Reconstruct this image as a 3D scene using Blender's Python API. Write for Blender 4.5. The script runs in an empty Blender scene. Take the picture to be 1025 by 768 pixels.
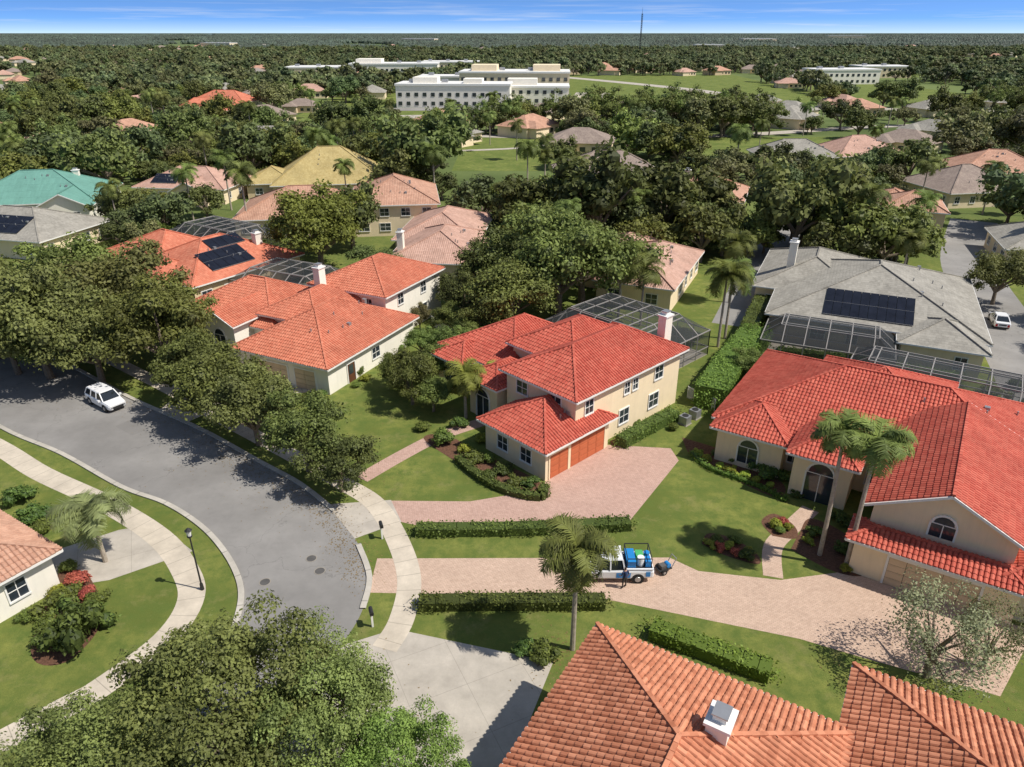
import bpy, math, random
import numpy as np
from mathutils import Vector, Matrix
from mathutils.geometry import tessellate_polygon
random.seed(7); rng=np.random.default_rng(7)
R=math.radians
scene=bpy.context.scene
COL=scene.collection

# ------------------------------------------------------------------ materials
class NT:
    def __init__(s,name):
        s.m=bpy.data.materials.new(name); s.m.use_nodes=True
        s.t=s.m.node_tree; s.t.nodes.clear()
        s.out=s.n('ShaderNodeOutputMaterial')
    def n(s,t,**k):
        x=s.t.nodes.new(t)
        for a,b in k.items(): setattr(x,a,b)
        return x
    def l(s,a,b): s.t.links.new(a,b)
    def math(s,op,a,b=None,c=None):
        x=s.n('ShaderNodeMath',operation=op)
        for i,v in enumerate((a,b,c)):
            if v is None: continue
            if isinstance(v,(int,float)): x.inputs[i].default_value=v
            else: s.l(v,x.inputs[i])
        return x.outputs[0]
    def mix(s,f,a,b,bt='MIX'):
        x=s.n('ShaderNodeMix',data_type='RGBA',blend_type=bt)
        for sock,v in ((x.inputs['Factor'],f),(x.inputs[6],a),(x.inputs[7],b)):
            if isinstance(v,(int,float)): sock.default_value=v
            elif isinstance(v,tuple): sock.default_value=(*v[:3],1)
            else: s.l(v,sock)
        return x.outputs[2]
    def noise(s,scale,vec=None,detail=4,rough=.6):
        x=s.n('ShaderNodeTexNoise'); x.inputs['Scale'].default_value=scale
        x.inputs['Detail'].default_value=detail; x.inputs['Roughness'].default_value=rough
        if vec is not None: s.l(vec,x.inputs['Vector'])
        return x.outputs[0]
    def pos(s): return s.n('ShaderNodeNewGeometry').outputs['Position']
    def ramp(s,f,a,b):
        x=s.n('ShaderNodeMapRange'); s.l(f,x.inputs[0]); x.inputs[1].default_value=a; x.inputs[2].default_value=b
        return x.outputs[0]
    def bump(s,h,d=.05,st=1.0):
        x=s.n('ShaderNodeBump'); x.inputs['Distance'].default_value=d; x.inputs['Strength'].default_value=st
        s.l(h,x.inputs['Height']); return x.outputs[0]
    def bsdf(s,c,rough=.8,nrm=None,spec=.3,metal=0):
        x=s.n('ShaderNodeBsdfPrincipled')
        if isinstance(c,tuple): x.inputs['Base Color'].default_value=(*c[:3],1)
        else: s.l(c,x.inputs['Base Color'])
        x.inputs['Roughness'].default_value=rough; x.inputs['Metallic'].default_value=metal
        x.inputs['Specular IOR Level'].default_value=spec
        if nrm is not None: s.l(nrm,x.inputs['Normal'])
        return x
    def fin(s,sh): s.l(sh.outputs[0],s.out.inputs[0]); return s.m

def sc(c,k): return tuple(x*k for x in c)
def plain(name,c,rough=.7,var=.15,scale=1.5,spec=.3,bump=0,metal=0,bscale=None,streak=0):
    t=NT(name); p=t.pos()
    f=t.ramp(t.noise(scale,p),.3,.7)
    cc=t.mix(f,sc(c,1-var),sc(c,1+var))
    if streak:
        mp=t.n('ShaderNodeMapping'); mp.inputs['Scale'].default_value=(2.5,2.5,.25); t.l(p,mp.inputs[0])
        cc=t.mix(t.math('MULTIPLY',t.ramp(t.noise(1,mp.outputs[0],5,.7),.5,.8),streak),cc,sc(c,.55))
    nr=None
    if bump: nr=t.bump(t.noise(bscale or scale*8,p),bump)
    return t.fin(t.bsdf(cc,rough,nr,spec,metal))

def grass_mat(name,c,far=False):
    t=NT(name); p=t.pos()
    a=t.ramp(t.noise(.16,p,5),.38,.62)
    b=t.ramp(t.noise(.9,p,7,.72),.38,.62)
    d=t.ramp(t.noise(14,p,3,.7),.3,.7)
    c1=t.mix(a,sc(c,.66),(c[0]*1.35,c[1]*1.15,c[2]*1.3))
    c2=t.mix(b,c1,(c[0]*.60,c[1]*.68,c[2]*.7))
    dry=t.ramp(t.noise(.4,p,7,.75),.54,.70)
    c2=t.mix(t.math('MULTIPLY',dry,.6),c2,(.31,.27,.11))
    c3=t.mix(t.math('MULTIPLY',d,.45),c2,sc(c,.42))
    if far:
        x=t.n('ShaderNodeSeparateXYZ'); t.l(p,x.inputs[0])
        f=t.ramp(x.outputs[1],95,180)
        big=t.ramp(t.noise(.006,p,6,.65),.40,.56)
        fc=t.mix(big,(.07,.10,.032),(.15,.19,.065))
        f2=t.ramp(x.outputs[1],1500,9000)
        fc=t.mix(f2,fc,(.12,.16,.15))  # distance haze painted into the ground colour as a bluish fade
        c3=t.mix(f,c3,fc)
    return t.fin(t.bsdf(c3,.9,t.bump(t.noise(25,p,3,.8),.05,.8),.1))

def asphalt_mat(name,c):
    t=NT(name); p=t.pos()
    a=t.ramp(t.noise(.15,p,5,.65),.35,.65); b=t.ramp(t.noise(40,p,2),.3,.7)
    cc=t.mix(a,sc(c,.80),sc(c,1.14)); cc=t.mix(t.math('MULTIPLY',b,.3),cc,sc(c,.75))
    a3=t.ramp(t.noise(1.1,p,6,.75),.5,.75); cc=t.mix(t.math('MULTIPLY',a3,.35),cc,sc(c,.66))
    # rectangular repair patches
    mp=t.n('ShaderNodeMapping'); mp.inputs['Rotation'].default_value=(0,0,.62); t.l(p,mp.inputs[0])
    vp=t.n('ShaderNodeTexVoronoi',distance='CHEBYCHEV'); vp.inputs['Scale'].default_value=.16; t.l(mp.outputs[0],vp.inputs['Vector'])
    s=t.n('ShaderNodeSeparateColor'); t.l(vp.outputs['Color'],s.inputs[0])
    pm=t.math('MULTIPLY',t.math('LESS_THAN',vp.outputs['Distance'],.24),t.math('GREATER_THAN',s.outputs[0],.72))
    cc=t.mix(t.math('MULTIPLY',pm,.28),cc,sc(c,.6))
    v=t.n('ShaderNodeTexVoronoi',feature='DISTANCE_TO_EDGE'); v.inputs['Scale'].default_value=.09
    w=t.n('ShaderNodeVectorMath',operation='ADD'); t.l(p,w.inputs[0])
    nn=t.n('ShaderNodeTexNoise'); nn.inputs['Scale'].default_value=.5; nn.inputs['Detail'].default_value=6; t.l(p,nn.inputs['Vector'])
    m=t.n('ShaderNodeVectorMath',operation='SCALE'); m.inputs['Scale'].default_value=5; t.l(nn.outputs[1],m.inputs[0]); t.l(m.outputs[0],w.inputs[1])
    t.l(w.outputs[0],v.inputs['Vector'])
    cr=t.math('LESS_THAN',v.outputs['Distance'],.004)
    cc=t.mix(t.math('MULTIPLY',cr,.3),cc,sc(c,.4))
    return t.fin(t.bsdf(cc,.85,t.bump(t.noise(60,p,2),.02,.5),.25))

def paver_mat(name,c1,c2,mortar,bw=.24,ang=0.6):
    t=NT(name); p=t.pos()
    mp=t.n('ShaderNodeMapping'); mp.inputs['Rotation'].default_value=(0,0,ang); t.l(p,mp.inputs[0])
    b=t.n('ShaderNodeTexBrick'); t.l(mp.outputs[0],b.inputs['Vector']); b.inputs['Scale'].default_value=1
    b.inputs['Brick Width'].default_value=bw; b.inputs['Row Height'].default_value=bw*.5; b.inputs['Mortar Size'].default_value=.012
    b.inputs['Color1'].default_value=(*c1,1); b.inputs['Color2'].default_value=(*c2,1); b.inputs['Mortar'].default_value=(*mortar,1)
    a=t.ramp(t.noise(.45,p,5,.7),.35,.68)
    a2=t.ramp(t.noise(3.5,p,3,.7),.3,.7)
    cc=t.mix(t.math('MULTIPLY',a,.34),b.outputs[0],sc(c2,.6))
    cc=t.mix(t.math('MULTIPLY',a2,.3),cc,sc(c1,1.3))
    return t.fin(t.bsdf(cc,.85,t.bump(b.outputs[1],-.01,.6),.2))

def concrete_mat(name,c,joint=1.5):
    t=NT(name); p=t.pos()
    a=t.ramp(t.noise(.5,p,6,.7),.32,.68); b=t.ramp(t.noise(9,p,4,.7),.3,.7)
    cc=t.mix(a,sc(c,.74),sc(c,1.08)); cc=t.mix(t.math('MULTIPLY',b,.25),cc,sc(c,.7))
    uv=t.n('ShaderNodeUVMap'); s=t.n('ShaderNodeSeparateXYZ'); t.l(uv.outputs[0],s.inputs[0])
    for k in ((0,) if joint==1.5 or joint==3 else (0,1)):
        j=t.math('LESS_THAN',t.math('FRACT',t.math('DIVIDE',s.outputs[k],joint)),.035 if joint<3.1 else .010)
        cc=t.mix(t.math('MULTIPLY',j,.6 if joint<3.1 else .4),cc,sc(c,.4))
    return t.fin(t.bsdf(cc,.85,t.bump(t.noise(30,p,2),.01),.2))

def tile_mat(name,c1,c2,stain=.35,flat=False,tw=.3,thh=.38):
    """roof slope (uv in metres) with barrel/flat tile courses; tile meshes carry a 'rnd' attribute"""
    t=NT(name); p=t.pos()
    at=t.n('ShaderNodeAttribute',attribute_name='rnd').outputs['Fac']
    uv=t.n('ShaderNodeUVMap'); s=t.n('ShaderNodeSeparateXYZ'); t.l(uv.outputs[0],s.inputs[0])
    fu=t.math('DIVIDE',s.outputs[0],tw); fv=t.math('DIVIDE',s.outputs[1],thh)
    cb=t.n('ShaderNodeCombineXYZ'); t.l(t.math('FLOOR',fu),cb.inputs[0]); t.l(t.math('FLOOR',fv),cb.inputs[1])
    wn=t.n('ShaderNodeTexWhiteNoise',noise_dimensions='2D'); t.l(cb.outputs[0],wn.inputs[0])
    f=t.math('MAXIMUM',at,t.math('MULTIPLY',wn.outputs[0],t.math('LESS_THAN',at,.001)))
    cc=t.mix(f,c1,c2)
    st=t.ramp(t.noise(.4,p,7,.72),.42,.70)
    cc=t.mix(t.math('MULTIPLY',st,stain),cc,sc(c1,.36))
    st2=t.ramp(t.noise(3,p,3,.7),.45,.75)
    cc=t.mix(t.math('MULTIPLY',st2,.25),cc,sc(c2,1.3))
    if flat: h=t.math('FRACT',fv)
    else: h=t.math('ADD',t.math('MULTIPLY',t.math('ABSOLUTE',t.math('SINE',t.math('MULTIPLY',fu,math.pi))),.8),t.math('MULTIPLY',t.math('FRACT',fv),-.5))
    if flat: h=t.math('MULTIPLY',h,-1)
    return t.fin(t.bsdf(cc,.75,t.bump(h,.05,.9),.2))

def leaf_mat(name,trans=.28,const=None):
    t=NT(name)
    oi=t.n('ShaderNodeObjectInfo'); at=t.n('ShaderNodeAttribute',attribute_name='rnd').outputs['Fac']
    h=t.n('ShaderNodeHueSaturation')
    if const: h.inputs['Color'].default_value=(*const,1)
    else: t.l(oi.outputs['Color'],h.inputs['Color'])
    t.l(t.math('ADD',.475,t.math('MULTIPLY',oi.outputs['Random'],.05)),h.inputs['Hue'])
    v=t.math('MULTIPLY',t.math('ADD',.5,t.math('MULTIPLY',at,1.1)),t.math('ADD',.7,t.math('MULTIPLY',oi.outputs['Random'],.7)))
    t.l(v,h.inputs['Value'])
    c=h.outputs[0]
    c2=t.mix(t.math('MULTIPLY',at,.3),c,(.22,.24,.05))
    b=t.bsdf(c2,.6,None,.25)
    tr=t.n('ShaderNodeBsdfTranslucent'); t.l(c2,tr.inputs[0])
    m=t.n('ShaderNodeMixShader'); m.inputs[0].default_value=trans
    t.l(b.outputs[0],m.inputs[1]); t.l(tr.outputs[0],m.inputs[2])
    return t.fin(m)

def screen_mat():
    t=NT('pool_screen'); b=t.bsdf((.05,.055,.06),.6)
    tr=t.n('ShaderNodeBsdfTransparent'); m=t.n('ShaderNodeMixShader'); m.inputs[0].default_value=.42
    t.l(tr.outputs[0],m.inputs[1]); t.l(b.outputs[0],m.inputs[2]); return t.fin(m)

M={}
M['grass']=grass_mat('ground_grass',(.20,.245,.055),True)
M['lawn']=grass_mat('lawn_grass',(.20,.25,.06))
M['asph']=asphalt_mat('asphalt',(.265,.252,.235))
M['asph2']=asphalt_mat('asphalt_far',(.29,.275,.255))
M['conc']=concrete_mat('sidewalk_concrete',(.62,.54,.43))
M['conc2']=concrete_mat('driveway_concrete',(.50,.45,.38),3.4)
M['kerb']=concrete_mat('kerb_concrete',(.52,.48,.41),3)
M['pav']=paver_mat('pavers_pink',(.56,.37,.30),(.46,.29,.23),(.30,.22,.17))
M['pav2']=paver_mat('pavers_tan',(.60,.435,.33),(.50,.35,.26),(.34,.25,.19),ang=.2)
M['mulch']=plain('mulch',(.15,.075,.045),.95,.4,6,bump=.05)
M['redt']=tile_mat('roof_tiles_red',(.48,.09,.06),(.59,.15,.10),.38)
M['orat']=tile_mat('roof_tiles_orange',(.52,.155,.09),(.63,.23,.14),.35)
M['terr']=tile_mat('roof_tiles_terracotta',(.42,.145,.075),(.68,.29,.165),.38)
M['pinkt']=tile_mat('roof_tiles_pink',(.48,.29,.22),(.57,.36,.28),.45)
M['tant']=tile_mat('roof_tiles_tan',(.46,.25,.17),(.56,.33,.23),.45)
M['greyt']=tile_mat('roof_tiles_grey',(.29,.27,.23),(.37,.345,.295),.45,True)
M['brown']=tile_mat('roof_shingle_brown',(.26,.20,.17),(.34,.27,.22),.4,True)
M['yelt']=tile_mat('roof_tiles_yellow',(.42,.32,.13),(.50,.40,.18),.4,True)
M['teal']=tile_mat('roof_metal_teal',(.13,.28,.23),(.15,.32,.26),.25,True,thh=2)
M['cream']=plain('stucco_cream',(.84,.69,.47),.9,.05,.6,bump=.01,bscale=25,streak=.22)
M['white']=plain('stucco_white',(.86,.81,.70),.9,.04,.6,bump=.01,bscale=25,streak=.22)
M['tan']=plain('stucco_tan',(.68,.53,.34),.9,.05,.6,bump=.01,bscale=25,streak=.3)
M['trim']=plain('white_trim',(.80,.78,.73),.5,.03)
M['glass']=plain('window_glass',(.03,.04,.05),.08,.3,.8,spec=.8)
M['gdoor']=plain('garage_door_red',(.52,.14,.06),.6,.06)
M['gdoor2']=plain('garage_door_beige',(.66,.50,.33),.6,.05)
M['door']=plain('door_wood',(.12,.05,.025),.5,.2)
M['bark']=plain('bark',(.22,.175,.13),.95,.3,6,bump=.03)
M['palmb']=plain('palm_trunk',(.40,.34,.27),.9,.2,4,bump=.03)
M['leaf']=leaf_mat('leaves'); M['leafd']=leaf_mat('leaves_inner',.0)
M['litter']=plain('leaf_litter',(.22,.15,.06),.9,.5,8)
M['screen']=screen_mat()
M['alu']=plain('cage_aluminium',(.30,.28,.26),.5,.05)
M['water']=plain('water',(.06,.10,.07),.1,.2,.3,spec=.4)
M['pool']=plain('pool_water',(.05,.30,.36),.06,.2,.6,spec=.6)
M['deck']=plain('pool_deck',(.48,.43,.36),.85,.08)
M['solar']=plain('solar_panel',(.012,.014,.022),.25,.3,.8,spec=.25)
M['metal']=plain('galvanised_metal',(.4,.4,.4),.4,.1,metal=.6)
M['dark']=plain('dark_metal',(.03,.03,.03),.5,.1)
M['iron']=plain('cast_iron',(.10,.095,.09),.7,.2)
M['rubber']=plain('rubber',(.02,.02,.02),.8,.1)
M['cpaint']=plain('car_paint_white',(.78,.78,.78),.25,.01,spec=.6)
M['blue']=plain('wrap_blue',(.02,.22,.55),.35,.1,spec=.5)
M['green2']=plain('container_green',(.08,.38,.12),.5,.1)
M['cglass']=plain('car_glass',(.015,.02,.025),.05,.1,spec=.8)
M['red']=plain('red_lens',(.5,.02,.01),.3,.05)
M['skin']=plain('skin',(.45,.25,.17),.6,.05)
M['shirt']=plain('shirt_navy',(.03,.05,.12),.8,.1)
M['pants']=plain('trousers',(.06,.055,.05),.85,.1)
M['hair']=plain('hair',(.03,.02,.015),.8,.1)

# ------------------------------------------------------------------ mesh building
class MB:
    def __init__(s): s.v=[];s.f=[];s.m=[];s.uv=[];s.r=[];s.mats=[]
    def mi(s,m):
        if m not in s.mats: s.mats.append(m)
        return s.mats.index(m)
    def face(s,pts,m,uv=None,r=0.0):
        b=len(s.v); s.v+= [tuple(p) for p in pts]; s.f.append(tuple(range(b,b+len(pts)))); s.m.append(s.mi(m))
        s.uv+= uv if uv else [(0,0)]*len(pts); s.r.append(r)
    def hexa(s,c,m,r=0.0):
        for q in ((3,2,1,0),(4,5,6,7),(0,1,5,4),(1,2,6,5),(2,3,7,6),(3,0,4,7)): s.face([c[i] for i in q],m,None,r)
    def box(s,F,a0,a1,b0,b1,z0,z1,m):
        s.hexa([F(a0,b0,z0),F(a1,b0,z0),F(a1,b1,z0),F(a0,b1,z0),F(a0,b0,z1),F(a1,b0,z1),F(a1,b1,z1),F(a0,b1,z1)],m)
    def bar(s,p,q,w,m,h=None,r=0.0):
        p=Vector(p);q=Vector(q); d=(q-p)
        if d.length<1e-4: return
        d.normalize(); up=Vector((0,0,1))
        if abs(d.z)>.95: up=Vector((1,0,0))
        a=d.cross(up).normalized()*w/2; b=a.cross(d).normalized()*(h or w)/2
        s.hexa([p-a-b,p+a-b,q+a-b,q-a-b,p-a+b,p+a+b,q+a+b,q-a+b],m,r)
    def cyl(s,p,q,r0,r1,m,n=10,caps=True,rr=0.0):
        p=Vector(p);q=Vector(q); d=(q-p).normalized(); up=Vector((0,0,1)) if abs(d.z)<.95 else Vector((1,0,0))
        a=d.cross(up).normalized(); b=a.cross(d)
        A=[p+(a*math.cos(t)+b*math.sin(t))*r0 for t in [2*math.pi*i/n for i in range(n)]]
        B=[q+(a*math.cos(t)+b*math.sin(t))*r1 for t in [2*math.pi*i/n for i in range(n)]]
        for i in range(n): s.face([A[i],A[(i+1)%n],B[(i+1)%n],B[i]],m,None,rr)
        if caps: s.face(A[::-1],m,None,rr); s.face(B,m,None,rr)
    def obj(s,name,parent=None,smooth=False):
        me=bpy.data.meshes.new(name); me.from_pydata(s.v,[],s.f)
        for m in s.mats: me.materials.append(M[m])
        me.polygons.foreach_set('material_index',s.m)
        u=me.uv_layers.new(name='UVMap'); u.data.foreach_set('uv',[c for p in s.uv for c in p])
        a=me.attributes.new('rnd','FLOAT','FACE'); a.data.foreach_set('value',s.r)
        if smooth: me.polygons.foreach_set('use_smooth',[True]*len(s.f))
        me.update()
        o=bpy.data.objects.new(name,me); COL.objects.link(o)
        if parent: o.parent=parent; o.matrix_parent_inverse=Matrix.Translation(parent.location).inverted()
        return o
def empty(name,loc):
    e=bpy.data.objects.new(name,None); e.location=loc; e.empty_display_size=.5; COL.objects.link(e); return e
class Fr:
    def __init__(s,x,y,deg=0): s.x=x;s.y=y;s.c=math.cos(R(deg));s.s=math.sin(R(deg));s.deg=deg
    def __call__(s,a,b,z=0): return Vector((s.x+a*s.c-b*s.s, s.y+a*s.s+b*s.c, z))
W0=Fr(0,0,0)

def smooth(pts,n=6):
    P=[Vector((p[0],p[1])) for p in pts]; out=[]
    for i in range(len(P)-1):
        p0=P[max(i-1,0)];p1=P[i];p2=P[i+1];p3=P[min(i+2,len(P)-1)]
        for k in range(n):
            t=k/n; out.append(.5*((2*p1)+(p2-p0)*t+(2*p0-5*p1+4*p2-p3)*t*t+(3*p1-p0-3*p2+p3)*t**3))
    out.append(P[-1]); return out
def sheet(name,pts,z,m):
    P=[Vector((p[0],p[1],z)) for p in pts]; b=MB()
    for t in tessellate_polygon([P]):
        q=[P[i] for i in t]
        if (q[1]-q[0]).cross(q[2]-q[0]).z<0: q=q[::-1]
        b.face(q,m,[(v.x*.9+v.y*.43,v.y*.9-v.x*.43) for v in q])
    return b.obj(name)
def strip(name,pts,w,z,m,off=0,h=0):
    P=smooth(pts); b=MB(); L=0; prev=None
    for i,p in enumerate(P):
        d=(P[min(i+1,len(P)-1)]-P[max(i-1,0)]).normalized(); n=Vector((-d.y,d.x))
        a=p+n*(off+w/2); c=p+n*(off-w/2)
        if i: L+=(p-P[i-1]).length
        cur=(a,c,L)
        if prev:
            a0,c0,l0=prev
            b.face([(c0.x,c0.y,z+h),(c.x,c.y,z+h),(a.x,a.y,z+h),(a0.x,a0.y,z+h)],m,[(l0,0),(L,0),(L,w),(l0,w)])
            if h:
                b.face([(c0.x,c0.y,z),(c.x,c.y,z),(c.x,c.y,z+h),(c0.x,c0.y,z+h)],m,[(l0,0),(L,0),(L,.1),(l0,.1)])
                b.face([(a.x,a.y,z),(a0.x,a0.y,z),(a0.x,a0.y,z+h),(a.x,a.y,z+h)],m,[(l0,0),(L,0),(L,.1),(l0,.1)])
        prev=cur
    return b.obj(name)

# ------------------------------------------------------------------ roofs and houses
def inpoly(x,y,P):
    c=False; j=len(P)-1
    for i in range(len(P)):
        if (P[i][1]>y)!=(P[j][1]>y) and x<(P[j][0]-P[i][0])*(y-P[i][1])/(P[j][1]-P[i][1])+P[i][0]: c=not c
        j=i
    return c
def roofpolys(bk):
    s0,s1,t0,t1,z,p,k=bk[:7]; o=.55
    A,B,C,D=s0-o,s1+o,t0-o,t1+o; W=B-A; Dp=D-C; pol=[];cap=[];gab=[]
    if k=='h':
        if W>=Dp:
            h=Dp/2;m=(C+D)/2;zr=z+p*h; r0=(A+h,m,zr); r1=(B-h,m,zr)
            pol=[[(A,C,z),(B,C,z),r1,r0],[(B,C,z),(B,D,z),r1],[(B,D,z),(A,D,z),r0,r1],[(A,D,z),(A,C,z),r0]]
            cap=[(r0,r1),((A,C,z),r0),((A,D,z),r0),((B,C,z),r1),((B,D,z),r1)]
        else:
            h=W/2;m=(A+B)/2;zr=z+p*h; r0=(m,C+h,zr); r1=(m,D-h,zr)
            pol=[[(A,C,z),(B,C,z),r0],[(B,C,z),(B,D,z),r1,r0],[(B,D,z),(A,D,z),r1],[(A,D,z),(A,C,z),r0,r1]]
            cap=[(r0,r1),((A,C,z),r0),((B,C,z),r0),((A,D,z),r1),((B,D,z),r1)]
    elif k=='gs':
        h=Dp/2;m=(C+D)/2;zr=z+p*h
        pol=[[(A,C,z),(B,C,z),(B,m,zr),(A,m,zr)],[(B,D,z),(A,D,z),(A,m,zr),(B,m,zr)]]; cap=[((A,m,zr),(B,m,zr))]
        zz=z+p*o-.03
        gab=[[(s0,t1,zz),(s0,t0,zz),(s0,m,zr-.03)],[(s1,t0,zz),(s1,t1,zz),(s1,m,zr-.03)]]
    elif k=='gt':
        h=W/2;m=(A+B)/2;zr=z+p*h
        pol=[[(B,C,z),(B,D,z),(m,D,zr),(m,C,zr)],[(A,D,z),(A,C,z),(m,C,zr),(m,D,zr)]]; cap=[((m,C,zr),(m,D,zr))]
        zz=z+p*o-.03
        gab=[[(s0,t0,zz),(s1,t0,zz),(m,t0,zr-.03)],[(s1,t1,zz),(s0,t1,zz),(m,t1,zr-.03)]]
    return pol,cap,gab,(A,B,C,D)
def slope(b,F,pl,m,tiles):
    P=[F(*p) for p in pl]; u=(P[1]-P[0]).normalized(); n=u.cross(P[2]-P[0]).normalized(); v=n.cross(u)
    if n.z<0: n=-n; v=-v
    uv=[((q-P[0]).dot(u),(q-P[0]).dot(v)) for q in P]
    b.face(P,m,uv,0)
    if not tiles: return
    tw,th=.30,.40
    x0=min(q[0] for q in uv);x1=max(q[0] for q in uv);y1=max(q[1] for q in uv)
    prof=[(-.13,.0),(-.085,.065),(0,.09),(.085,.065),(.13,.0)]
    for j in range(int(y1/th)+1):
        y=j*th
        for i in range(int((x1-x0)/tw)+1):
            x=x0+(i+.5)*tw
            if not inpoly(x,y+th*.5,uv): continue
            rr=.05+.95*random.random(); o=P[0]+u*(x+random.uniform(-.012,.012)); y_=y+random.uniform(-.02,.02)
            lo=[o+v*(y_-.02)+u*a+n*(h+.035) for a,h in prof]; hi=[o+v*(y+th)+u*a*.85+n*(h*.85+.004) for a,h in prof]
            for k in range(4): b.face([lo[k],lo[k+1],hi[k+1],hi[k]],m,[(x,y)]*4,rr)
            b.face([lo[0],o+v*(y_-.02)+u*prof[0][0],o+v*(y_-.02)+u*prof[4][0],lo[4],lo[3],lo[2],lo[1]],m,[(x,y)]*7,rr)
def capline(b,F,p,q,m):
    p=F(*p);q=F(*q); L=(q-p).length
    if L<.3: return
    n=max(1,int(L/.42)); d=(q-p)/n
    for i in range(n):
        a=p+d*i;c=p+d*(i+1.06)
        b.bar(a+Vector((0,0,.07)),c+Vector((0,0,.045)),.2,m,.14,.05+.95*random.random())
def wallmap(F,bk,side):
    s0,s1,t0,t1=bk[:4]
    if side=='s0': return lambda a,o,z:F(s0-o,a,z)
    if side=='s1': return lambda a,o,z:F(s1+o,a,z)
    if side=='t0': return lambda a,o,z:F(a,t0-o,z)
    return lambda a,o,z:F(a,t1+o,z)
def item(b,F,bk,side,a,z,w,h,kind='win'):
    q=wallmap(F,bk,side)
    def bx(a0,a1,z0,z1,o0,o1,m): b.box(lambda x,y,zz:q(x,y,zz),a0,a1,o0,o1,z0,z1,m)
    if kind=='win':
        bx(a-w/2-.1,a+w/2+.1,z-.12,z-.0,-.02,.12,'trim'); bx(a-w/2-.1,a+w/2+.1,z+h,z+h+.1,-.02,.08,'trim')
        bx(a-w/2-.1,a-w/2,z,z+h,-.02,.08,'trim'); bx(a+w/2,a+w/2+.1,z,z+h,-.02,.08,'trim')
        bx(a-w/2,a+w/2,z,z+h,-.02,.02,'glass')
        bx(a-.025,a+.025,z,z+h,.02,.045,'trim'); bx(a-w/2,a-.025,z+h*.5-.025,z+h*.5+.025,.02,.045,'trim'); bx(a+.025,a+w/2,z+h*.5-.025,z+h*.5+.025,.02,.045,'trim')
    elif kind=='arch':
        bx(a-w/2,a+w/2,z,z+h,-.02,.02,'glass'); bx(a-w/2-.12,a-w/2,z,z+h,-.02,.1,'trim'); bx(a+w/2,a+w/2+.12,z,z+h,-.02,.1,'trim')
        N=10; pts=[(a+math.cos(math.pi*i/N)*w/2,z+h+math.sin(math.pi*i/N)*w/2) for i in range(N+1)]
        b.face([q(x,.021,zz) for x,zz in pts],'glass')
        for i in range(N): b.bar(q(pts[i][0],.04,pts[i][1]),q(pts[i+1][0],.04,pts[i+1][1]),.14,'trim')
        bx(a-.03,a+.03,z,z+h,.02,.05,'trim'); bx(a-w/2,a-.03,z+h-.03,z+h+.03,.02,.05,'trim');bx(a+.03,a+w/2,z+h-.03,z+h+.03,.02,.05,'trim')
    elif kind in('garage','garage2'):
        m='gdoor' if kind=='garage' else 'gdoor2'
        tm='trim'if m=='gdoor2' else 'cream'
        bx(a-w/2-.15,a-w/2,z,z+h,-.02,.07,tm);bx(a+w/2,a+w/2+.15,z,z+h,-.02,.07,tm);bx(a-w/2-.15,a+w/2+.15,z+h,z+h+.15,-.02,.07,tm)
        bx(a-w/2,a+w/2,z,z+h,-.02,.01,'dark')
        n=4; k=max(2,int(w/.9)); hh=h/n
        for i in range(n):
            for j in range(k):
                bx(a-w/2+j*w/k+.015,a-w/2+(j+1)*w/k-.015,z+i*hh+.015,z+(i+1)*hh-.015,.01,.035,m)
                bx(a-w/2+j*w/k+.1,a-w/2+(j+1)*w/k-.1,z+i*hh+.1,z+(i+1)*hh-.1,.035,.05,m)
    elif kind=='door':
        bx(a-w/2-.12,a-w/2,z,z+h,-.02,.1,'trim');bx(a+w/2,a+w/2+.12,z,z+h,-.02,.1,'trim');bx(a-w/2-.12,a+w/2+.12,z+h,z+h+.12,-.02,.1,'trim')
        bx(a-w/2,a+w/2,z,z+h,-.02,.03,'door'); bx(a-.3*w,a+.3*w,z+.9,z+h-.2,.03,.045,'glass')
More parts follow.
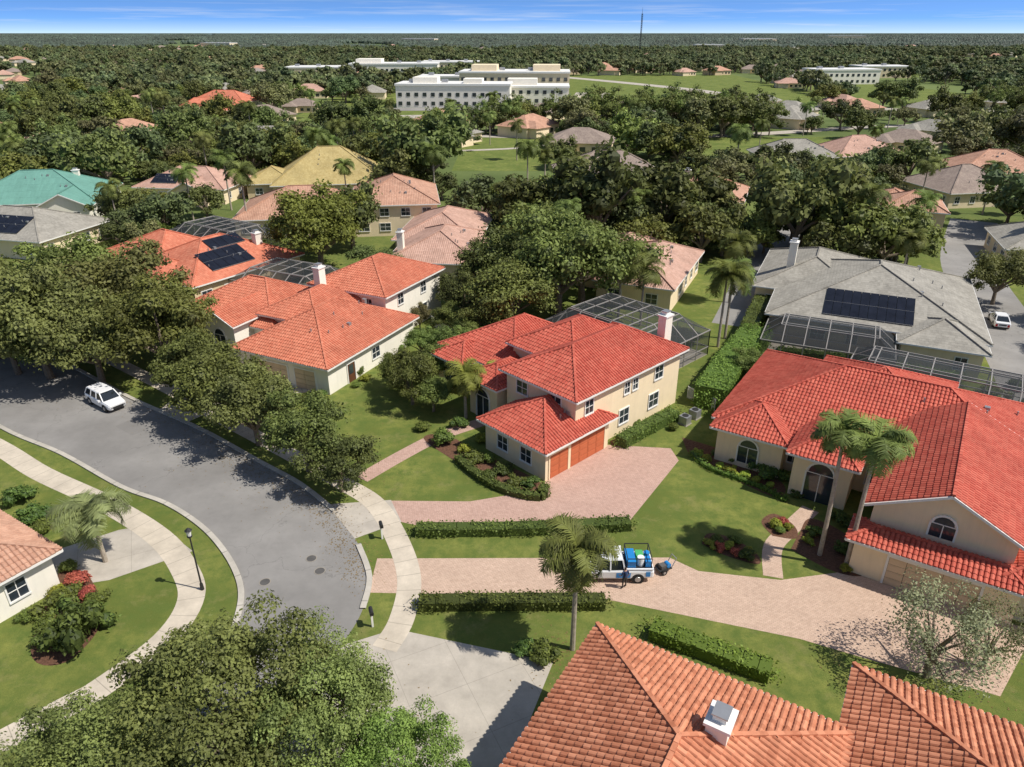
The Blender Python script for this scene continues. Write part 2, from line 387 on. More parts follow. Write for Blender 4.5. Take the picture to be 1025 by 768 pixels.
def house(name,F,blocks,wall,roof,items=(),tiles=False,auto=True,chim=(),solar=()):
    c=F(blocks[0][0],blocks[0][2]); e=empty(name,c)
    bw=MB();br=MB();bi=MB();bf=MB()
    for ib,bk in enumerate(blocks):
        s0,s1,t0,t1,z,p,k=bk[:7]; zb=bk[7] if len(bk)>7 else 0
        zt=z-.12 if k=='h' else z+p*.55-.03
        C=[(s0,t0),(s1,t0),(s1,t1),(s0,t1)]
        for i in range(4):
            a=C[i];d=C[(i+1)%4]; bw.face([F(*a,zb),F(*d,zb),F(*d,zt),F(*a,zt)],wall)
        pol,cap,gab,(A,B,Cc,D)=roofpolys(bk)
        for g in gab: bw.face([F(*x) for x in g],wall)
        for pl in pol: slope(br,F,pl,roof,tiles)
        for a,d in cap: capline(br,F,a,d,roof)
        def edge(a,d):
            bf.bar(F(*a)+Vector((0,0,-.09)),F(*d)+Vector((0,0,-.09)),.1,'trim',.17)
        if k=='h':
            for a,d in (((A,Cc,z),(B,Cc,z)),((B,Cc,z),(B,D,z)),((B,D,z),(A,D,z)),((A,D,z),(A,Cc,z))): edge(a,d)
            bf.face([F(A,Cc,z-.175+ib*.003),F(A,D,z-.175+ib*.003),F(B,D,z-.175+ib*.003),F(B,Cc,z-.175+ib*.003)],'trim')
        else:
            for pl in pol:
                edge(pl[0],pl[1]); edge(pl[1],pl[2]); edge(pl[3],pl[0])
            for pl in pol: bf.face([F(x[0],x[1],x[2]-.02) for x in pl][::-1],'trim')
        if auto:
            zl=[1.0] if z<5 else [1.0,z-2.0]
            for side,(lo,hi) in (('s0',(t0,t1)),('t0',(s0,s1)),('s1',(t0,t1)),('t1',(s0,s1))):
                n=int((hi-lo)/3.6)
                for i in range(n):
                    a=lo+(i+.5)*(hi-lo)/n
                    for zz in zl:
                        if random.random()<.8: item(bi,F,bk,side,a,zz,random.choice([1.1,1.5,1.8]),1.3)
    for it in items:
        item(bi,F,blocks[it[0]],*it[1:])
    bw.obj('walls',e); br.obj('roof',e); bf.obj('fascia_and_soffit',e)
    if bi.f: bi.obj('windows_and_doors',e)
    for (s,t,zt,w,wl) in chim:
        b=MB(); b.box(F,s-w/2,s+w/2,t-w*.4,t+w*.4,zt-5 if zt>5 else 0,zt,'white'); b.box(F,s-w/2-.1,s+w/2+.1,t-w*.4-.1,t+w*.4+.1,zt,zt+.15,'trim')
        b.box(F,s-w*.3,s+w*.3,t-w*.25,t+w*.25,zt+.15,zt+.45,'trim'); b.box(F,s-w*.35,s+w*.35,t-w*.3,t+w*.3,zt+.45,zt+.52,'metal'); b.obj('chimney',e)
    for (ib,side,a0,a1,v0,v1,na,nv) in solar:
        s0,s1,t0,t1,z,p,k=blocks[ib][:7]; o=.55; b=MB()
        def pt(a,v,off):
            if side=='t0': return F(a,t0-o+v,z+p*v+off)
            if side=='t1': return F(a,t1+o-v,z+p*v+off)
            if side=='s0': return F(s0-o+v,a,z+p*v+off)
            return F(s1+o-v,a,z+p*v+off)
        for i in range(na):
            for j in range(nv):
                x0=a0+(a1-a0)*i/na+.03;x1=a0+(a1-a0)*(i+1)/na-.03;y0=v0+(v1-v0)*j/nv+.03;y1=v0+(v1-v0)*(j+1)/nv-.03
                b.hexa([pt(x0,y0,.1),pt(x1,y0,.1),pt(x1,y1,.1),pt(x0,y1,.1),pt(x0,y0,.16),pt(x1,y0,.16),pt(x1,y1,.16),pt(x0,y1,.16)],'solar')
        for j in range(nv+1):
            v=v0+(v1-v0)*j/nv; b.bar(pt(a0,v,.13),pt(a1,v,.13),.05,'metal')
        b.obj('solar_panels',e)
    b=MB(); bk=blocks[0]
    for i in range(6):
        s=bk[0]+(bk[1]-bk[0])*random.uniform(.2,.8); t=bk[2]+(bk[3]-bk[2])*random.uniform(.12,.42)
        zz=bk[4]+bk[5]*min(t-bk[2]+.55,s-bk[0]+.55,bk[1]-s+.55)
        b.cyl(F(s,t,zz-.1),F(s,t,zz+.4),.07,.07,'metal',8)
        if i<2: b.box(Fr(*F(s+1,t)[:2],F.deg),-.2,.2,-.2,.2,zz-.3,zz+.3,'metal')
    b.obj('roof_vents',e)
    return e

def cage(name,F,s0,s1,t0,t1,h1,h2,ins,g=2.3,pool=True):
    e=empty(name,F((s0+s1)/2,(t0+t1)/2)); b=MB();c=MB()
    ns=max(2,round((s1-s0)/g));nt=max(2,round((t1-t0)/g))
    def lift(s,t):
        d=min(s-s0,s1-s,t-t0,t1-t); return h1+(h2-h1)*min(1,max(0,d)/ins)
    S=[s0+(s1-s0)*i/ns for i in range(ns+1)];T=[t0+(t1-t0)*i/nt for i in range(nt+1)]
    for s in S:
        for t in (t0,t1): b.bar(F(s,t,0),F(s,t,h1),.09,'alu')
        q=[t0,t0+ins]+[t for t in T if t0+ins<t<t1-ins]+[t1-ins,t1]
        for i in range(len(q)-1): b.bar(F(s,q[i],lift(s,q[i])),F(s,q[i+1],lift(s,q[i+1])),.1,'alu')
    for t in T:
        for s in (s0,s1): b.bar(F(s,t,0),F(s,t,h1),.09,'alu')
        q=[s0,s0+ins]+[s for s in S if s0+ins<s<s1-ins]+[s1-ins,s1]
        for i in range(len(q)-1): b.bar(F(q[i],t,lift(q[i],t)),F(q[i+1],t,lift(q[i+1],t)),.1,'alu')
    for z in (1.0,h1):
        for a,d in (((s0,t0),(s1,t0)),((s1,t0),(s1,t1)),((s1,t1),(s0,t1)),((s0,t1),(s0,t0))): b.bar(F(*a,z),F(*d,z),.09,'alu')
    for a,d in (((s0+ins,t0+ins),(s1-ins,t0+ins)),((s1-ins,t0+ins),(s1-ins,t1-ins)),((s1-ins,t1-ins),(s0+ins,t1-ins)),((s0+ins,t1-ins),(s0+ins,t0+ins))): b.bar(F(*a,h2),F(*d,h2),.1,'alu')
    K=[(s0,t0),(s1,t0),(s1,t1),(s0,t1)];I=[(s0+ins,t0+ins),(s1-ins,t0+ins),(s1-ins,t1-ins),(s0+ins,t1-ins)]
    for i in range(4):
        j=(i+1)%4; c.face([F(*K[i],0.05),F(*K[j],0.05),F(*K[j],h1),F(*K[i],h1)],'screen')
        c.face([F(*K[i],h1),F(*K[j],h1),F(*I[j],h2),F(*I[i],h2)],'screen')
    c.face([F(*i,h2) for i in I],'screen')
    b.obj('cage_frame',e); c.obj('screen_panels',e)
    d=MB(); d.box(F,s0,s1,t0,t1,-.1,.06,'deck'); d.obj('pool_deck',e)
    w=MB()
    P=[F(s0+(s1-s0)*(.5+.28*math.cos(x)),t0+(t1-t0)*(.5+.32*math.sin(x)),.066) for x in [2*math.pi*i/24 for i in range(24)]]
    w.face(P,'pool'); w.obj('pool_water',e)

# ------------------------------------------------------------------ foliage
def leafmesh(name,cent,rad,nl,size,squash=.85,core=.0,trunk=None,rnd=None,up=.3):
    """cent (n,3) rad(n): leaf quads on clump shells; core: radius factor of an inner dark shell per clump"""
    n=len(cent); N=n*nl
    d=rng.normal(size=(N,3)); d/=np.linalg.norm(d,axis=1)[:,None]
    low=d[:,2]<-.35; d[low,2]*=-1
    c=np.repeat(cent,nl,0); r=np.repeat(rad,nl)
    rr=r*(rng.uniform(.5,1.18,N))
    p=c+d*rr[:,None]*np.array([1,1,squash])
    nm=d+rng.normal(size=(N,3))*.55; nm[:,2]+=up; nm/=np.linalg.norm(nm,axis=1)[:,None]
    t=np.cross(nm,rng.normal(size=(N,3))); t/=np.linalg.norm(t,axis=1)[:,None]; bt=np.cross(nm,t)
    s=size*rng.uniform(.55,1.3,N)[:,None]
    V=np.stack([p-t*s,p-bt*s*.6,p+t*s,p+bt*s*.6],1).reshape(-1,3)
    cr=rng.uniform(0,1,n) if rnd is None else rnd
    fr=np.clip(np.repeat(cr,nl)*.6+rng.uniform(0,.4,N),0,1)
    b=MB()
    if trunk: trunk(b)
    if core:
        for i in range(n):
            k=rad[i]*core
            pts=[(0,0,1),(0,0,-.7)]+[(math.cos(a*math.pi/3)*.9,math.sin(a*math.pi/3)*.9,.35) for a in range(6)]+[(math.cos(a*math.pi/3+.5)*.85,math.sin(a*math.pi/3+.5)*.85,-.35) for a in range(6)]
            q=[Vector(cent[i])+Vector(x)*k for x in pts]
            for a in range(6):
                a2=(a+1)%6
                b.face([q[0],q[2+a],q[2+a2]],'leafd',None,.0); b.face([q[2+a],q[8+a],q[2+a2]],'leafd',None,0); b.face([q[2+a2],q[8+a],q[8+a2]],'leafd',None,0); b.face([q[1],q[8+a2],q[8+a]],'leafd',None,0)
    me=bpy.data.meshes.new(name)
    nb=len(b.v); allv=np.concatenate([np.array(b.v).reshape(-1,3),V]) if nb else V
    sizes=[len(f) for f in b.f]
    me.vertices.add(len(allv)); me.vertices.foreach_set('co',allv.astype(np.float32).ravel())
    loops=np.concatenate([np.array([i for f in b.f for i in f],dtype=np.int32).reshape(-1),np.arange(nb,nb+4*N,dtype=np.int32)])
    me.loops.add(len(loops)); me.loops.foreach_set('vertex_index',loops)
    tot=np.concatenate([np.array(sizes,dtype=np.int32),np.full(N,4,dtype=np.int32)])
    st=np.concatenate([[0],np.cumsum(tot)[:-1]]).astype(np.int32)
    me.polygons.add(len(tot)); me.polygons.foreach_set('loop_start',st); me.polygons.foreach_set('loop_total',tot)
    mats=list(b.mats)
    if 'leaf' not in mats: mats.append('leaf')
    for m in mats: me.materials.append(M[m])
    mi=np.concatenate([np.array(b.m,dtype=np.int32),np.full(N,mats.index('leaf'),dtype=np.int32)])
    me.polygons.foreach_set('material_index',mi)
    a=me.attributes.new('rnd','FLOAT','FACE'); a.data.foreach_set('value',np.concatenate([np.array(b.r),fr]).astype(np.float32))
    me.update(); me.validate()
    return me
def crown(nc,seed,flat=.62,r0=.2,r1=.34):
    g=np.random.default_rng(seed); C=[];Q=[]
    for i in range(nc):
        z=g.uniform(-.55,1); a=g.uniform(0,6.283); h=math.sqrt(max(0,1-z*z))
        k=g.uniform(.45,.9)*(1+.2*math.sin(a*2+seed)+.16*math.sin(a*3+seed*2))
        C.append((h*math.cos(a)*k,h*math.sin(a)*k,.92+z*k*flat)); Q.append(g.uniform(r0,r1))
    return np.array(C),np.array(Q)
def oak_proto(name,nc,nl,size,seed,core,flat=.66,r0=.2,r1=.34,lift=0,**k):
    C,Q=crown(nc,seed,flat,r0,r1); C[:,2]+=lift
    def tr(b):
        z0=.4+lift*.9
        b.cyl((0,0,-.02),(0.02,.01,z0),.065,.05,'bark',8,False)
        g=random.Random(seed)
        for i in range(0,nc,max(1,nc//10)):
            c=Vector(C[i]); m=Vector((c.x*.4+.02,c.y*.4,z0+(c.z-z0)*.45))
            b.cyl((0.02,.01,z0-.03),m,.04,.025,'bark',6,False); b.cyl(m,c,.025,.008,'bark',5,False)
    return leafmesh(name,C,Q,nl,size,core=core,trunk=tr,**k)
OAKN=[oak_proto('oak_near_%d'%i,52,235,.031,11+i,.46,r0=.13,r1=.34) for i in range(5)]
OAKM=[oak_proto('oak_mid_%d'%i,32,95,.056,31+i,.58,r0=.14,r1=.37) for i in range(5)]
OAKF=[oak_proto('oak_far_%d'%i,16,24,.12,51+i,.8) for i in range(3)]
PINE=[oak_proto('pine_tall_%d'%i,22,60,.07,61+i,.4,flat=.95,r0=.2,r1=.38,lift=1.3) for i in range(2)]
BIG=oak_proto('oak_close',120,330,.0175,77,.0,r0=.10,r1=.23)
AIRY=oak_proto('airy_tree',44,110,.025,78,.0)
GR=[(.145,.165,.045),(.115,.14,.04),(.17,.195,.05),(.15,.155,.05),(.10,.125,.04)]
def tree(x,y,r,me=None,name='oak_tree',c=None,zs=1.0):
    me=me or random.choice(OAKN if y<100 else OAKM)
    o=bpy.data.objects.new(name,me); COL.objects.link(o); o.location=(x,y,0); o.scale=(r,r*random.uniform(.88,1.1),r*zs*random.uniform(.88,1.12)); o.rotation_euler=(0,0,random.uniform(0,6.28))
    o.color=(*(c or random.choice(GR)),1); return o
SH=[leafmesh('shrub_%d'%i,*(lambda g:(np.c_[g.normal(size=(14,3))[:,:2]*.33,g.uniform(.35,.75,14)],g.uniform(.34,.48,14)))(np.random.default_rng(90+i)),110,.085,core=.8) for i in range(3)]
def shrub(x,y,r,c=(.07,.12,.025),name='round_shrub',zs=1.0):
    o=bpy.data.objects.new(name,random.choice(SH)); COL.objects.link(o); o.location=(x,y,-.05*r); o.scale=(r,r*random.uniform(.85,1.1),r*zs*random.uniform(.8,1.05)); o.rotation_euler=(0,0,random.uniform(0,6.28)); o.color=(*c,1); return o
def hedge(pts,w,h,c=(.115,.16,.035),name='hedge',dens=55,ls=.085):
    pts=smooth(pts,4); C=[];N=[];b=MB()
    for i in range(len(pts)-1):
        p,q=pts[i],pts[i+1]; L=(q-p).length; d=(q-p).normalized()
        F=Fr(p.x,p.y,math.degrees(math.atan2(d.y,d.x)))
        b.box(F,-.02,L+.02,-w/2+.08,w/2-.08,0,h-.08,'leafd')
        for (area,fn) in ((L*w,lambda k:(rng.uniform(0,L,k),rng.uniform(-w/2,w/2,k),np.full(k,h),(0,0,1))),(L*h,lambda k:(rng.uniform(0,L,k),np.full(k,w/2),rng.uniform(0,h,k),(0,1,0))),(L*h,lambda k:(rng.uniform(0,L,k),np.full(k,-w/2),rng.uniform(0,h,k),(0,-1,0)))):
            k=int(area*dens)+1; a,bb,z,nn=fn(k)
            C.append(np.c_[p.x+a*F.c-bb*F.s,p.y+a*F.s+bb*F.c,z]); N.append(np.tile([-nn[1]*F.s,nn[1]*F.c,nn[2]],(k,1)))
    for e in (pts[0],pts[-1]):
        k=int(w*h*dens*2)+1; C.append(np.c_[rng.uniform(-w/2,w/2,k)+e.x,rng.uniform(-w/2,w/2,k)+e.y,rng.uniform(0,h,k)]); N.append(rng.normal(size=(k,3)))
    C=np.concatenate(C);N=np.concatenate(N); K=len(C)
    wob=np.sin(C[:,0]*2.1)*.05+np.sin(C[:,1]*3.3+C[:,0])*.05+np.sin(C[:,0]*.7+C[:,1]*.9)*.07
    C=C+rng.normal(size=(K,3))*.055+N*wob[:,None]; C[:,2]=np.maximum(C[:,2],.02)
    nm=N+rng.normal(size=(K,3))*.5; nm/=np.linalg.norm(nm,axis=1)[:,None]
    t=np.cross(nm,rng.normal(size=(K,3))); t/=np.linalg.norm(t,axis=1)[:,None]; bt=np.cross(nm,t); s=ls*rng.uniform(.6,1.3,K)[:,None]
    V=np.stack([C-t*s,C-bt*s*.7,C+t*s,C+bt*s*.7],1)
    r=np.clip(rng.uniform(.0,.6,K)+.25+.2*np.sin(C[:,0]*1.1)*np.cos(C[:,1]*.8),0,1)
    for i in range(K): b.face([tuple(x) for x in V[i]],'leaf',None,float(r[i]))
    o=b.obj(name); o.color=(*c,1); return o
def palm(x,y,h,rad,nf=22,name='palm_tree',c=(.16,.195,.05),lean=0):
    b=MB(); tx,ty=lean,lean*.5; n=7
    prev=Vector((x,y,0))
    for i in range(n):
        f=(i+1)/n; q=Vector((x+tx*f*f,y+ty*f*f,h*f)); b.cyl(prev,q,.17-.06*(i/n),.17-.06*((i+1)/n),'palmb',9,False); prev=q
    b.cyl(prev-Vector((0,0,.2)),prev+Vector((0,0,.5)),.15,.1,'leafd',8)
    top=prev+Vector((0,0,.3)); g=random.Random(int(x*100+y))
    for k in range(nf):
        az=k*2.399+g.uniform(-.2,.2); el=math.radians(g.choice([75,55,40,25,5,-15])+g.uniform(-8,8)); L=rad*g.uniform(.95,1.2); p=Vector(top); seg=9
        rr=g.uniform(.1,1)
        for i in range(seg):
            d=Vector((math.cos(az)*math.cos(el),math.sin(az)*math.cos(el),math.sin(el))); q=p+d*L/seg
            b.bar(p,q,.045*(1-i/seg)+.01,'leaf',None,rr)
            side=d.cross(Vector((0,0,1)))
            if side.length<.05: side=Vector((1,0,0))
            side.normalize(); ll=L*.26*math.sin(math.pi*min(1,(i+1.2)/(seg+1.0)))+.12
            for sub in (0,.33,.66):
                o=p+(q-p)*sub
                for sg in (-1,1):
                    for dr in (g.uniform(-.75,-.35),g.uniform(-.3,.2)):
                        tip=o+(side*sg*.85+d*.5+Vector((0,0,dr)))*ll
                        wv=d*.05
                        b.face([o-wv,o+wv,tip+wv*.3,tip-wv*.3],'leaf',None,min(1,max(.02,rr+g.uniform(-.2,.2))))
            el-=math.radians(9+4*i/seg*3); p=q
    o=b.obj(name); o.color=(*c,1); return o
def scatter(name,pts,protos,c):
    """one instancer object: each little face carries one tree, scale = sqrt(face area)"""
    lm=leaf_mat(name+'_leaves',.2,c); ld=leaf_mat(name+'_inner',.0,c)
    groups=[[] for _ in protos]
    for p in pts: groups[random.randrange(len(protos))].append(p)
    e=empty(name,(0,0,0))
    for gi,(g,me) in enumerate(zip(groups,protos)):
        if not g: continue
        V=[];Fc=[]
        for x,y,z,s in g:
            a=random.uniform(0,6.28); k=len(V)
            for q in range(4):
                aa=a+q*math.pi/2+math.pi/4; V.append((x+math.cos(aa)*s*.7071,y+math.sin(aa)*s*.7071,z))
            Fc.append((k,k+1,k+2,k+3))
        m=bpy.data.meshes.new(name+'_points'); m.from_pydata(V,[],Fc)
        o=bpy.data.objects.new(name+'_points',m); COL.objects.link(o); o.parent=e
        o.instance_type='FACES'; o.use_instance_faces_scale=True; o.show_instancer_for_render=False; o.show_instancer_for_viewport=False
        me2=me.copy()
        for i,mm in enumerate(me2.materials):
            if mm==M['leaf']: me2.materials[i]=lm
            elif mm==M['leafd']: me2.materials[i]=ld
        ch=bpy.data.objects.new(name+'_crown',me2); COL.objects.link(ch); ch.parent=o

# ------------------------------------------------------------------ ground, roads, paths
b=MB(); S=40000
b.face([(-S,-2000,0),(S,-2000,0),(S,S,0),(-S,S,0)],'grass'); b.obj('ground')
KL=[(-75,77),(-62,68.5),(-47.6,58.3),(-39.3,53.6),(-31.6,48.5),(-27,46.2),(-23.1,43.3),(-20.2,40.2),(-18.2,37.2),(-17.4,34.7),(-17.4,32.3),(-18.4,29.7),(-20.6,27),(-24.5,22.5),(-30,17)]
KR=[(-90,99),(-75,88.5),(-60.2,78.1),(-50.4,73.3),(-38.4,64.4),(-28.8,58),(-21.6,52.4),(-17.2,49),(-13.6,45.3),(-11,41.3),(-9.6,37.9),(-9.5,34.9),(-10.1,32.3),(-11.7,28),(-14,23.9),(-19,17)]
sheet('road',[tuple(p) for p in smooth(KL)]+[tuple(p) for p in smooth(KR)][::-1],.004,'asph')
strip('kerb',KL,.38,.008,'kerb',.1,.1)
strip('kerb',KR[:9],.38,.008,'kerb',-.0,.1)
strip('kerb',KR[9:12],.38,.008,'kerb',-.0,.1)
strip('sidewalk',[(-75,72.5),(-60,63.5),(-46.2,55.3),(-39.2,50.6),(-31.6,46.3),(-25.7,42.2),(-22.4,38.7),(-20.8,35.8),(-21,32.4),(-23.1,28.7),(-24.8,27),(-32,20)],1.7,.012,'conc')
strip('sidewalk',[(-88,103),(-62,86),(-50,77.5),(-35.2,66.3),(-28.6,60.9),(-19.3,53.6),(-13.6,49),(-10.6,46.2),(-8.3,41.9),(-6.9,37.7),(-6.9,34),(-7.6,31.6)],1.6,.016,'conc')
sheet('driveway',[(-9.6,46.7),(-3.3,46.6),(2.65,48.3),(2.7,49.6),(8.5,55.2),(14,54.6),(14.3,52.6),(8.9,44.2),(-6.9,43.5),(-8.4,44)],.008,'pav')
sheet('driveway_apron',[(-14.4,46.2),(-9.5,46.8),(-8.3,44),(-11.4,42.0)],.0082,'conc2')
sheet('driveway',[(-9.4,39.8),(11,39.9),(12.7,38.5),(18,37.6),(23.5,38.6),(32,33),(27,28.2),(20.9,30.8),(17.4,32.4),(5.7,35.9),(-9.4,36.4)],.008,'pav2')
sheet('driveway',[(-10.1,31.9),(-7.2,33.2),(2.4,30.6),(-1.5,20),(-8,17),(-13.4,24)],.008,'conc2')
sheet('driveway',[(-22.6,40.6),(-26.5,43.8),(-29,43),(-33.5,39.9),(-30.5,36.7),(-27,37.6)],.008,'conc2')
sheet('driveway',[(-34.3,62),(-30.6,59.4),(-26.5,64.5),(-19,66),(-28,70.5),(-33,68)],.008,'conc')
strip('garden_path',[(-12.4,49.8),(-9.5,53.5),(-6.5,56.8),(-2.8,59.4)],1.5,.009,'pav')
strip('garden_path',[(17.6,37.9),(18.6,41),(20.6,43.2),(23,45.6)],1.3,.010,'pav2')
strip('road',[(48,52),(56,70),(63,88),(73,112),(90,140)],8,.006,'asph2')
strip('road',[(28,84),(34,98),(41,116),(56,140)],6,.006,'asph2')
def bed(P,n=.016): return sheet('mulch_bed',[tuple(p) for p in smooth(P+[P[0]])][:-1],n,'mulch')
bed([(-4.8,52.4),(-2,49.6),(.4,47.9),(2.4,47.6),(2.4,49.3),(-3,54),(-6,57),(-8,56.3)])
bed([(15.4,56.5),(15.6,53),(18,50),(20.8,47.2),(22,49.2),(19,53.8)])
bed([(13.6,41.4),(15,40.1),(17,39.2),(17.2,40.4),(16,42),(14.4,42.6)])
bed([(19,42.3),(20.6,42),(21,43.5),(20,45),(18.7,44)])
bed([(19.8,40.8),(22,38.4),(24,38.3),(24.6,42),(22.6,44.4),(21,42.5)])
bed([(-31,39),(-28.6,38),(-25.6,34),(-26,30.6),(-28.6,31.5)])
bed([(8.8,55.8),(15,60.6),(15.6,59.8),(9.6,55)])
for x,y in ((-14,39.8),(-16.5,37.4),(-13.1,38.5),(-25,53)):
    b=MB()
    P=[(x+.36*math.cos(a),y+.36*math.sin(a),.012) for a in [6.283*i/20 for i in range(20)]]; b.face(P,'iron')
    for i in range(20): b.bar(P[i],P[(i+1)%20],.06,'conc2',.015)
    b.obj('manhole_cover')
b=MB(); kr=smooth(KR,10)
for i in range(5200):
    if i%2: p=random.choice(kr[15:100]); x=p.x+random.gauss(-.5,.7); y=p.y+random.gauss(-.5,.7)
    else:
        cx,cy,rr_=random.choice(((-31,63,5),(-26,58.8,5),(-22.5,55,5),(-17,51,5),(-13.6,48,4),(-44,70,8),(-12,27,5),(-8,24,5),(24,30,4),(3.5,31.5,2))); x=cx+random.gauss(-.5,rr_*.6); y=cy+random.gauss(-.5,rr_*.6)
    a=random.uniform(0,6.28); s=random.uniform(.03,.08); dx,dy=math.cos(a)*s,math.sin(a)*s
    b.face([(x-dx,y-dy,.024),(x+dy*.5,y-dx*.5,.03),(x+dx,y+dy,.024),(x-dy*.5,y+dx*.5,.028)],'litter')
b.obj('fallen_leaves')
def far(name,x0,y0,x1,y1,z,m,k=0):
    return sheet(name,[(x0,y0),(x1,y0+k),(x1+k,y1+k),(x0+k*.5,y1)],z,m)
far('field',-16,196,24,268,.03,'lawn'); far('field',46,196,118,262,.03,'lawn',4); far('field',34,390,180,660,.05,'lawn',10)
far('field',-95,285,-30,372,.03,'lawn'); far('field',190,380,270,560,.05,'lawn'); far('field',-100,375,30,480,.04,'lawn')
far('field',-420,700,-300,860,.06,'lawn'); far('field',320,640,420,740,.06,'lawn');far('field',500,900,700,1100,.06,'lawn')
sheet('pond',[(58+13*math.cos(a),214+7*math.sin(a)) for a in [6.283*i/24 for i in range(24)]],.06,'water')
strip('road',[(-60,330),(30,345),(90,372),(128,410),(120,480),(80,570),(30,660)],13,.09,'conc2'); strip('road',[(90,372),(150,376),(200,360),(320,350)],12,.10,'conc2'); strip('road',[(-14,268),(30,262),(80,270),(160,300),(260,300)],7,.07,'conc2')
strip('path',[(-16,232),(6,240),(24,262)],3,.07,'conc2')
strip('car_park',[(-60,365),(30,368)],14,.08,'asph2'); strip('car_park',[(35,372),(50,470)],22,.12,'conc2')

# ------------------------------------------------------------------ houses
EX=[]
def ex(x,y,r): EX.append((x,y,r))
F=Fr(2.7,49.4,44)
A=[(0,8,-.0,7.2,3.0,.5,'h'),(4.3,19.4,.7,9.0,5.8,.5,'h'),(9,18.6,5,13,5.81,.5,'h'),(7.2,19,11,21.5,3.6,.5,'h'),(3.6,9,9.6,13.4,3.9,.5,'h'),(5.4,10,16.5,20.5,3.4,.5,'h')]
house('cream_two_storey_house',F,A,'cream','redt',tiles=True,auto=False,
 items=[(0,'t0',1.6,.0,2.2,2.2,'garage'),(0,'t0',5.2,.0,4.4,2.3,'garage'),(0,'s0',2.2,.9,1.2,1.3),(0,'s0',5,.9,1.2,1.3),
 (1,'t0',6,3.8,1.0,1.3),(1,'t0',11.2,3.9,.7,1.1),(1,'t0',12.4,3.9,.7,1.1),(1,'t0',16,3.8,1.2,1.3),(1,'t0',11,1.0,1.3,1.4),(1,'t0',15.5,1.0,1.4,1.4),
 (1,'s0',3,4.0,1.3,1.2),(1,'s0',7,4.0,1.3,1.2),(4,'s0',11.5,.0,1.7,2.3,'arch'),(3,'s0',14.8,.7,1.3,1.8),(5,'s0',18.5,.8,1.8,1.5,'arch'),(1,'s1',4,3.8,1.4,1.3)],
 chim=[(20.1,3.2,8.3,1.1,0)])
cage('pool_enclosure',F,19.8,32,5,20,3.0,4.9,2.6)
F=Fr(-18.4,65,64)
A=[(0,15.5,0,12,3.1,.5,'h'),(14,26,2.6,13,5.8,.45,'h'),(5,17,11.5,26,3.4,.5,'h'),(2.2,9,14.5,19,4.3,.5,'gs'),(6,16,6,14,4.6,.45,'h')]
house('white_two_storey_house',F,A,'white','orat',tiles=True,auto=False,
 items=[(0,'t0',3.6,0,1.2,2.1,'door'),(0,'t0',8,1,1.3,1.2),(0,'s0',3,.0,2.6,2.2,'garage2'),(0,'s0',7.6,.0,4.6,2.2,'garage2'),(1,'t0',17,3.9,1.1,1.3),(1,'t0',22,3.9,1.1,1.3),(1,'t0',17,1,1.1,1.3),(1,'t0',21.5,0.9,2,1.5),
 (1,'s0',5,4,1,1.1),(3,'s0',16.7,.2,1.6,2.6,'arch'),(2,'s0',22.5,.9,1.4,1.6),(2,'t1',9,1,1.4,1.4)],chim=[(13.2,11.2,8.2,1.1,0)])
cage('pool_enclosure',F,17.2,27,17,31,2.9,4.2,2.2)
F=Fr(-41.4,89.5,57)
house('tan_tiled_house',F,[(0,18,0,15,3.4,.45,'h'),(2,15,11,25,3.41,.45,'h'),(-2.5,6,4,11,3.2,.5,'h')],'tan','orat',tiles=False,solar=[(0,'t0',4,11,1.6,5.2,5,2),(0,'t0',7,12.6,5.4,7.4,4,1)],chim=[(14,4,6.8,1.1,0)])
cage('pool_enclosure',Fr(-49,121,57),-5,5,-8,8,2.8,4,2)
F=Fr(-5,100,84)
house('pink_tiled_house',F,[(0,17,0,13,3.3,.42,'h'),(12,30,2,15,3.31,.42,'h')],'cream','pinkt',chim=[(4,12,6.5,1.1,0)])
cage('pool_enclosure',Fr(-12,96.5,84),-3,3,-1,6,2.6,3.4,1.2)
house('cream_two_storey_house',Fr(-22,137,8),[(-7.5,7.5,-8.5,9,5.6,.45,'h'),(-28,-6,-7,10,3.4,.45,'h')],'cream','tant')
house('yellow_roofed_house',Fr(-41,168,10),[(-12,12,-9,10,3.5,.65,'h'),(-18,-8,-5,6,3.3,.5,'h')],'tan','yelt')
house('grey_roofed_house',Fr(-70,163,-8),[(-10,10,-7,7,3.2,.45,'h'),(0,7,-10,0,3.1,.5,'gt')],'cream','pinkt',solar=[(0,'t0',-7,-1,1.5,4.6,5,2)])
house('teal_roofed_house',Fr(-95,148,12),[(-12,12,-9,9,3.5,.5,'h'),(3,12,-13,0,3.3,.5,'gt')],'white','teal',chim=[(6,3,7.5,1.2,0)])
house('grey_roofed_house',Fr(-84,122,-14),[(-10,11,-7,8,3.2,.42,'h')],'cream','greyt',solar=[(0,'t0',-3,6,1.4,5.6,6,2)])
house('brown_roofed_house',Fr(23,177,5),[(-12,12,-8,9,3.3,.5,'h'),(-7,0,-11,0,3.2,.5,'gt')],'tan','brown')
house('tiled_house',Fr(40,152,-20),[(-7,8,-8,8,3.2,.45,'h')],'cream','tant',chim=[(-4,2,7,1.1,0)])
house('pink_tiled_house',Fr(20.5,88.5,66),[(0,19,0,10,3.4,.42,'h'),(6,22,6,15,3.41,.42,'h')],'cream','pinkt')
F=Fr(50.3,70.5,65)
house('grey_tiled_house',F,[(0,24,0,22,3.4,.36,'h'),(-2.6,5,0.3,8,3.2,.42,'h'),(10,28,12,25,3.41,.4,'h')],'cream','greyt',chim=[(15,21.5,8.2,1.2,0)],solar=[(0,'s0',7.0,16.4,1.2,5.8,10,2)])
cage('pool_enclosure',F,-7.5,-.2,8.6,22,2.8,4.2,1.8)
F=Fr(17.9,54.4,57)
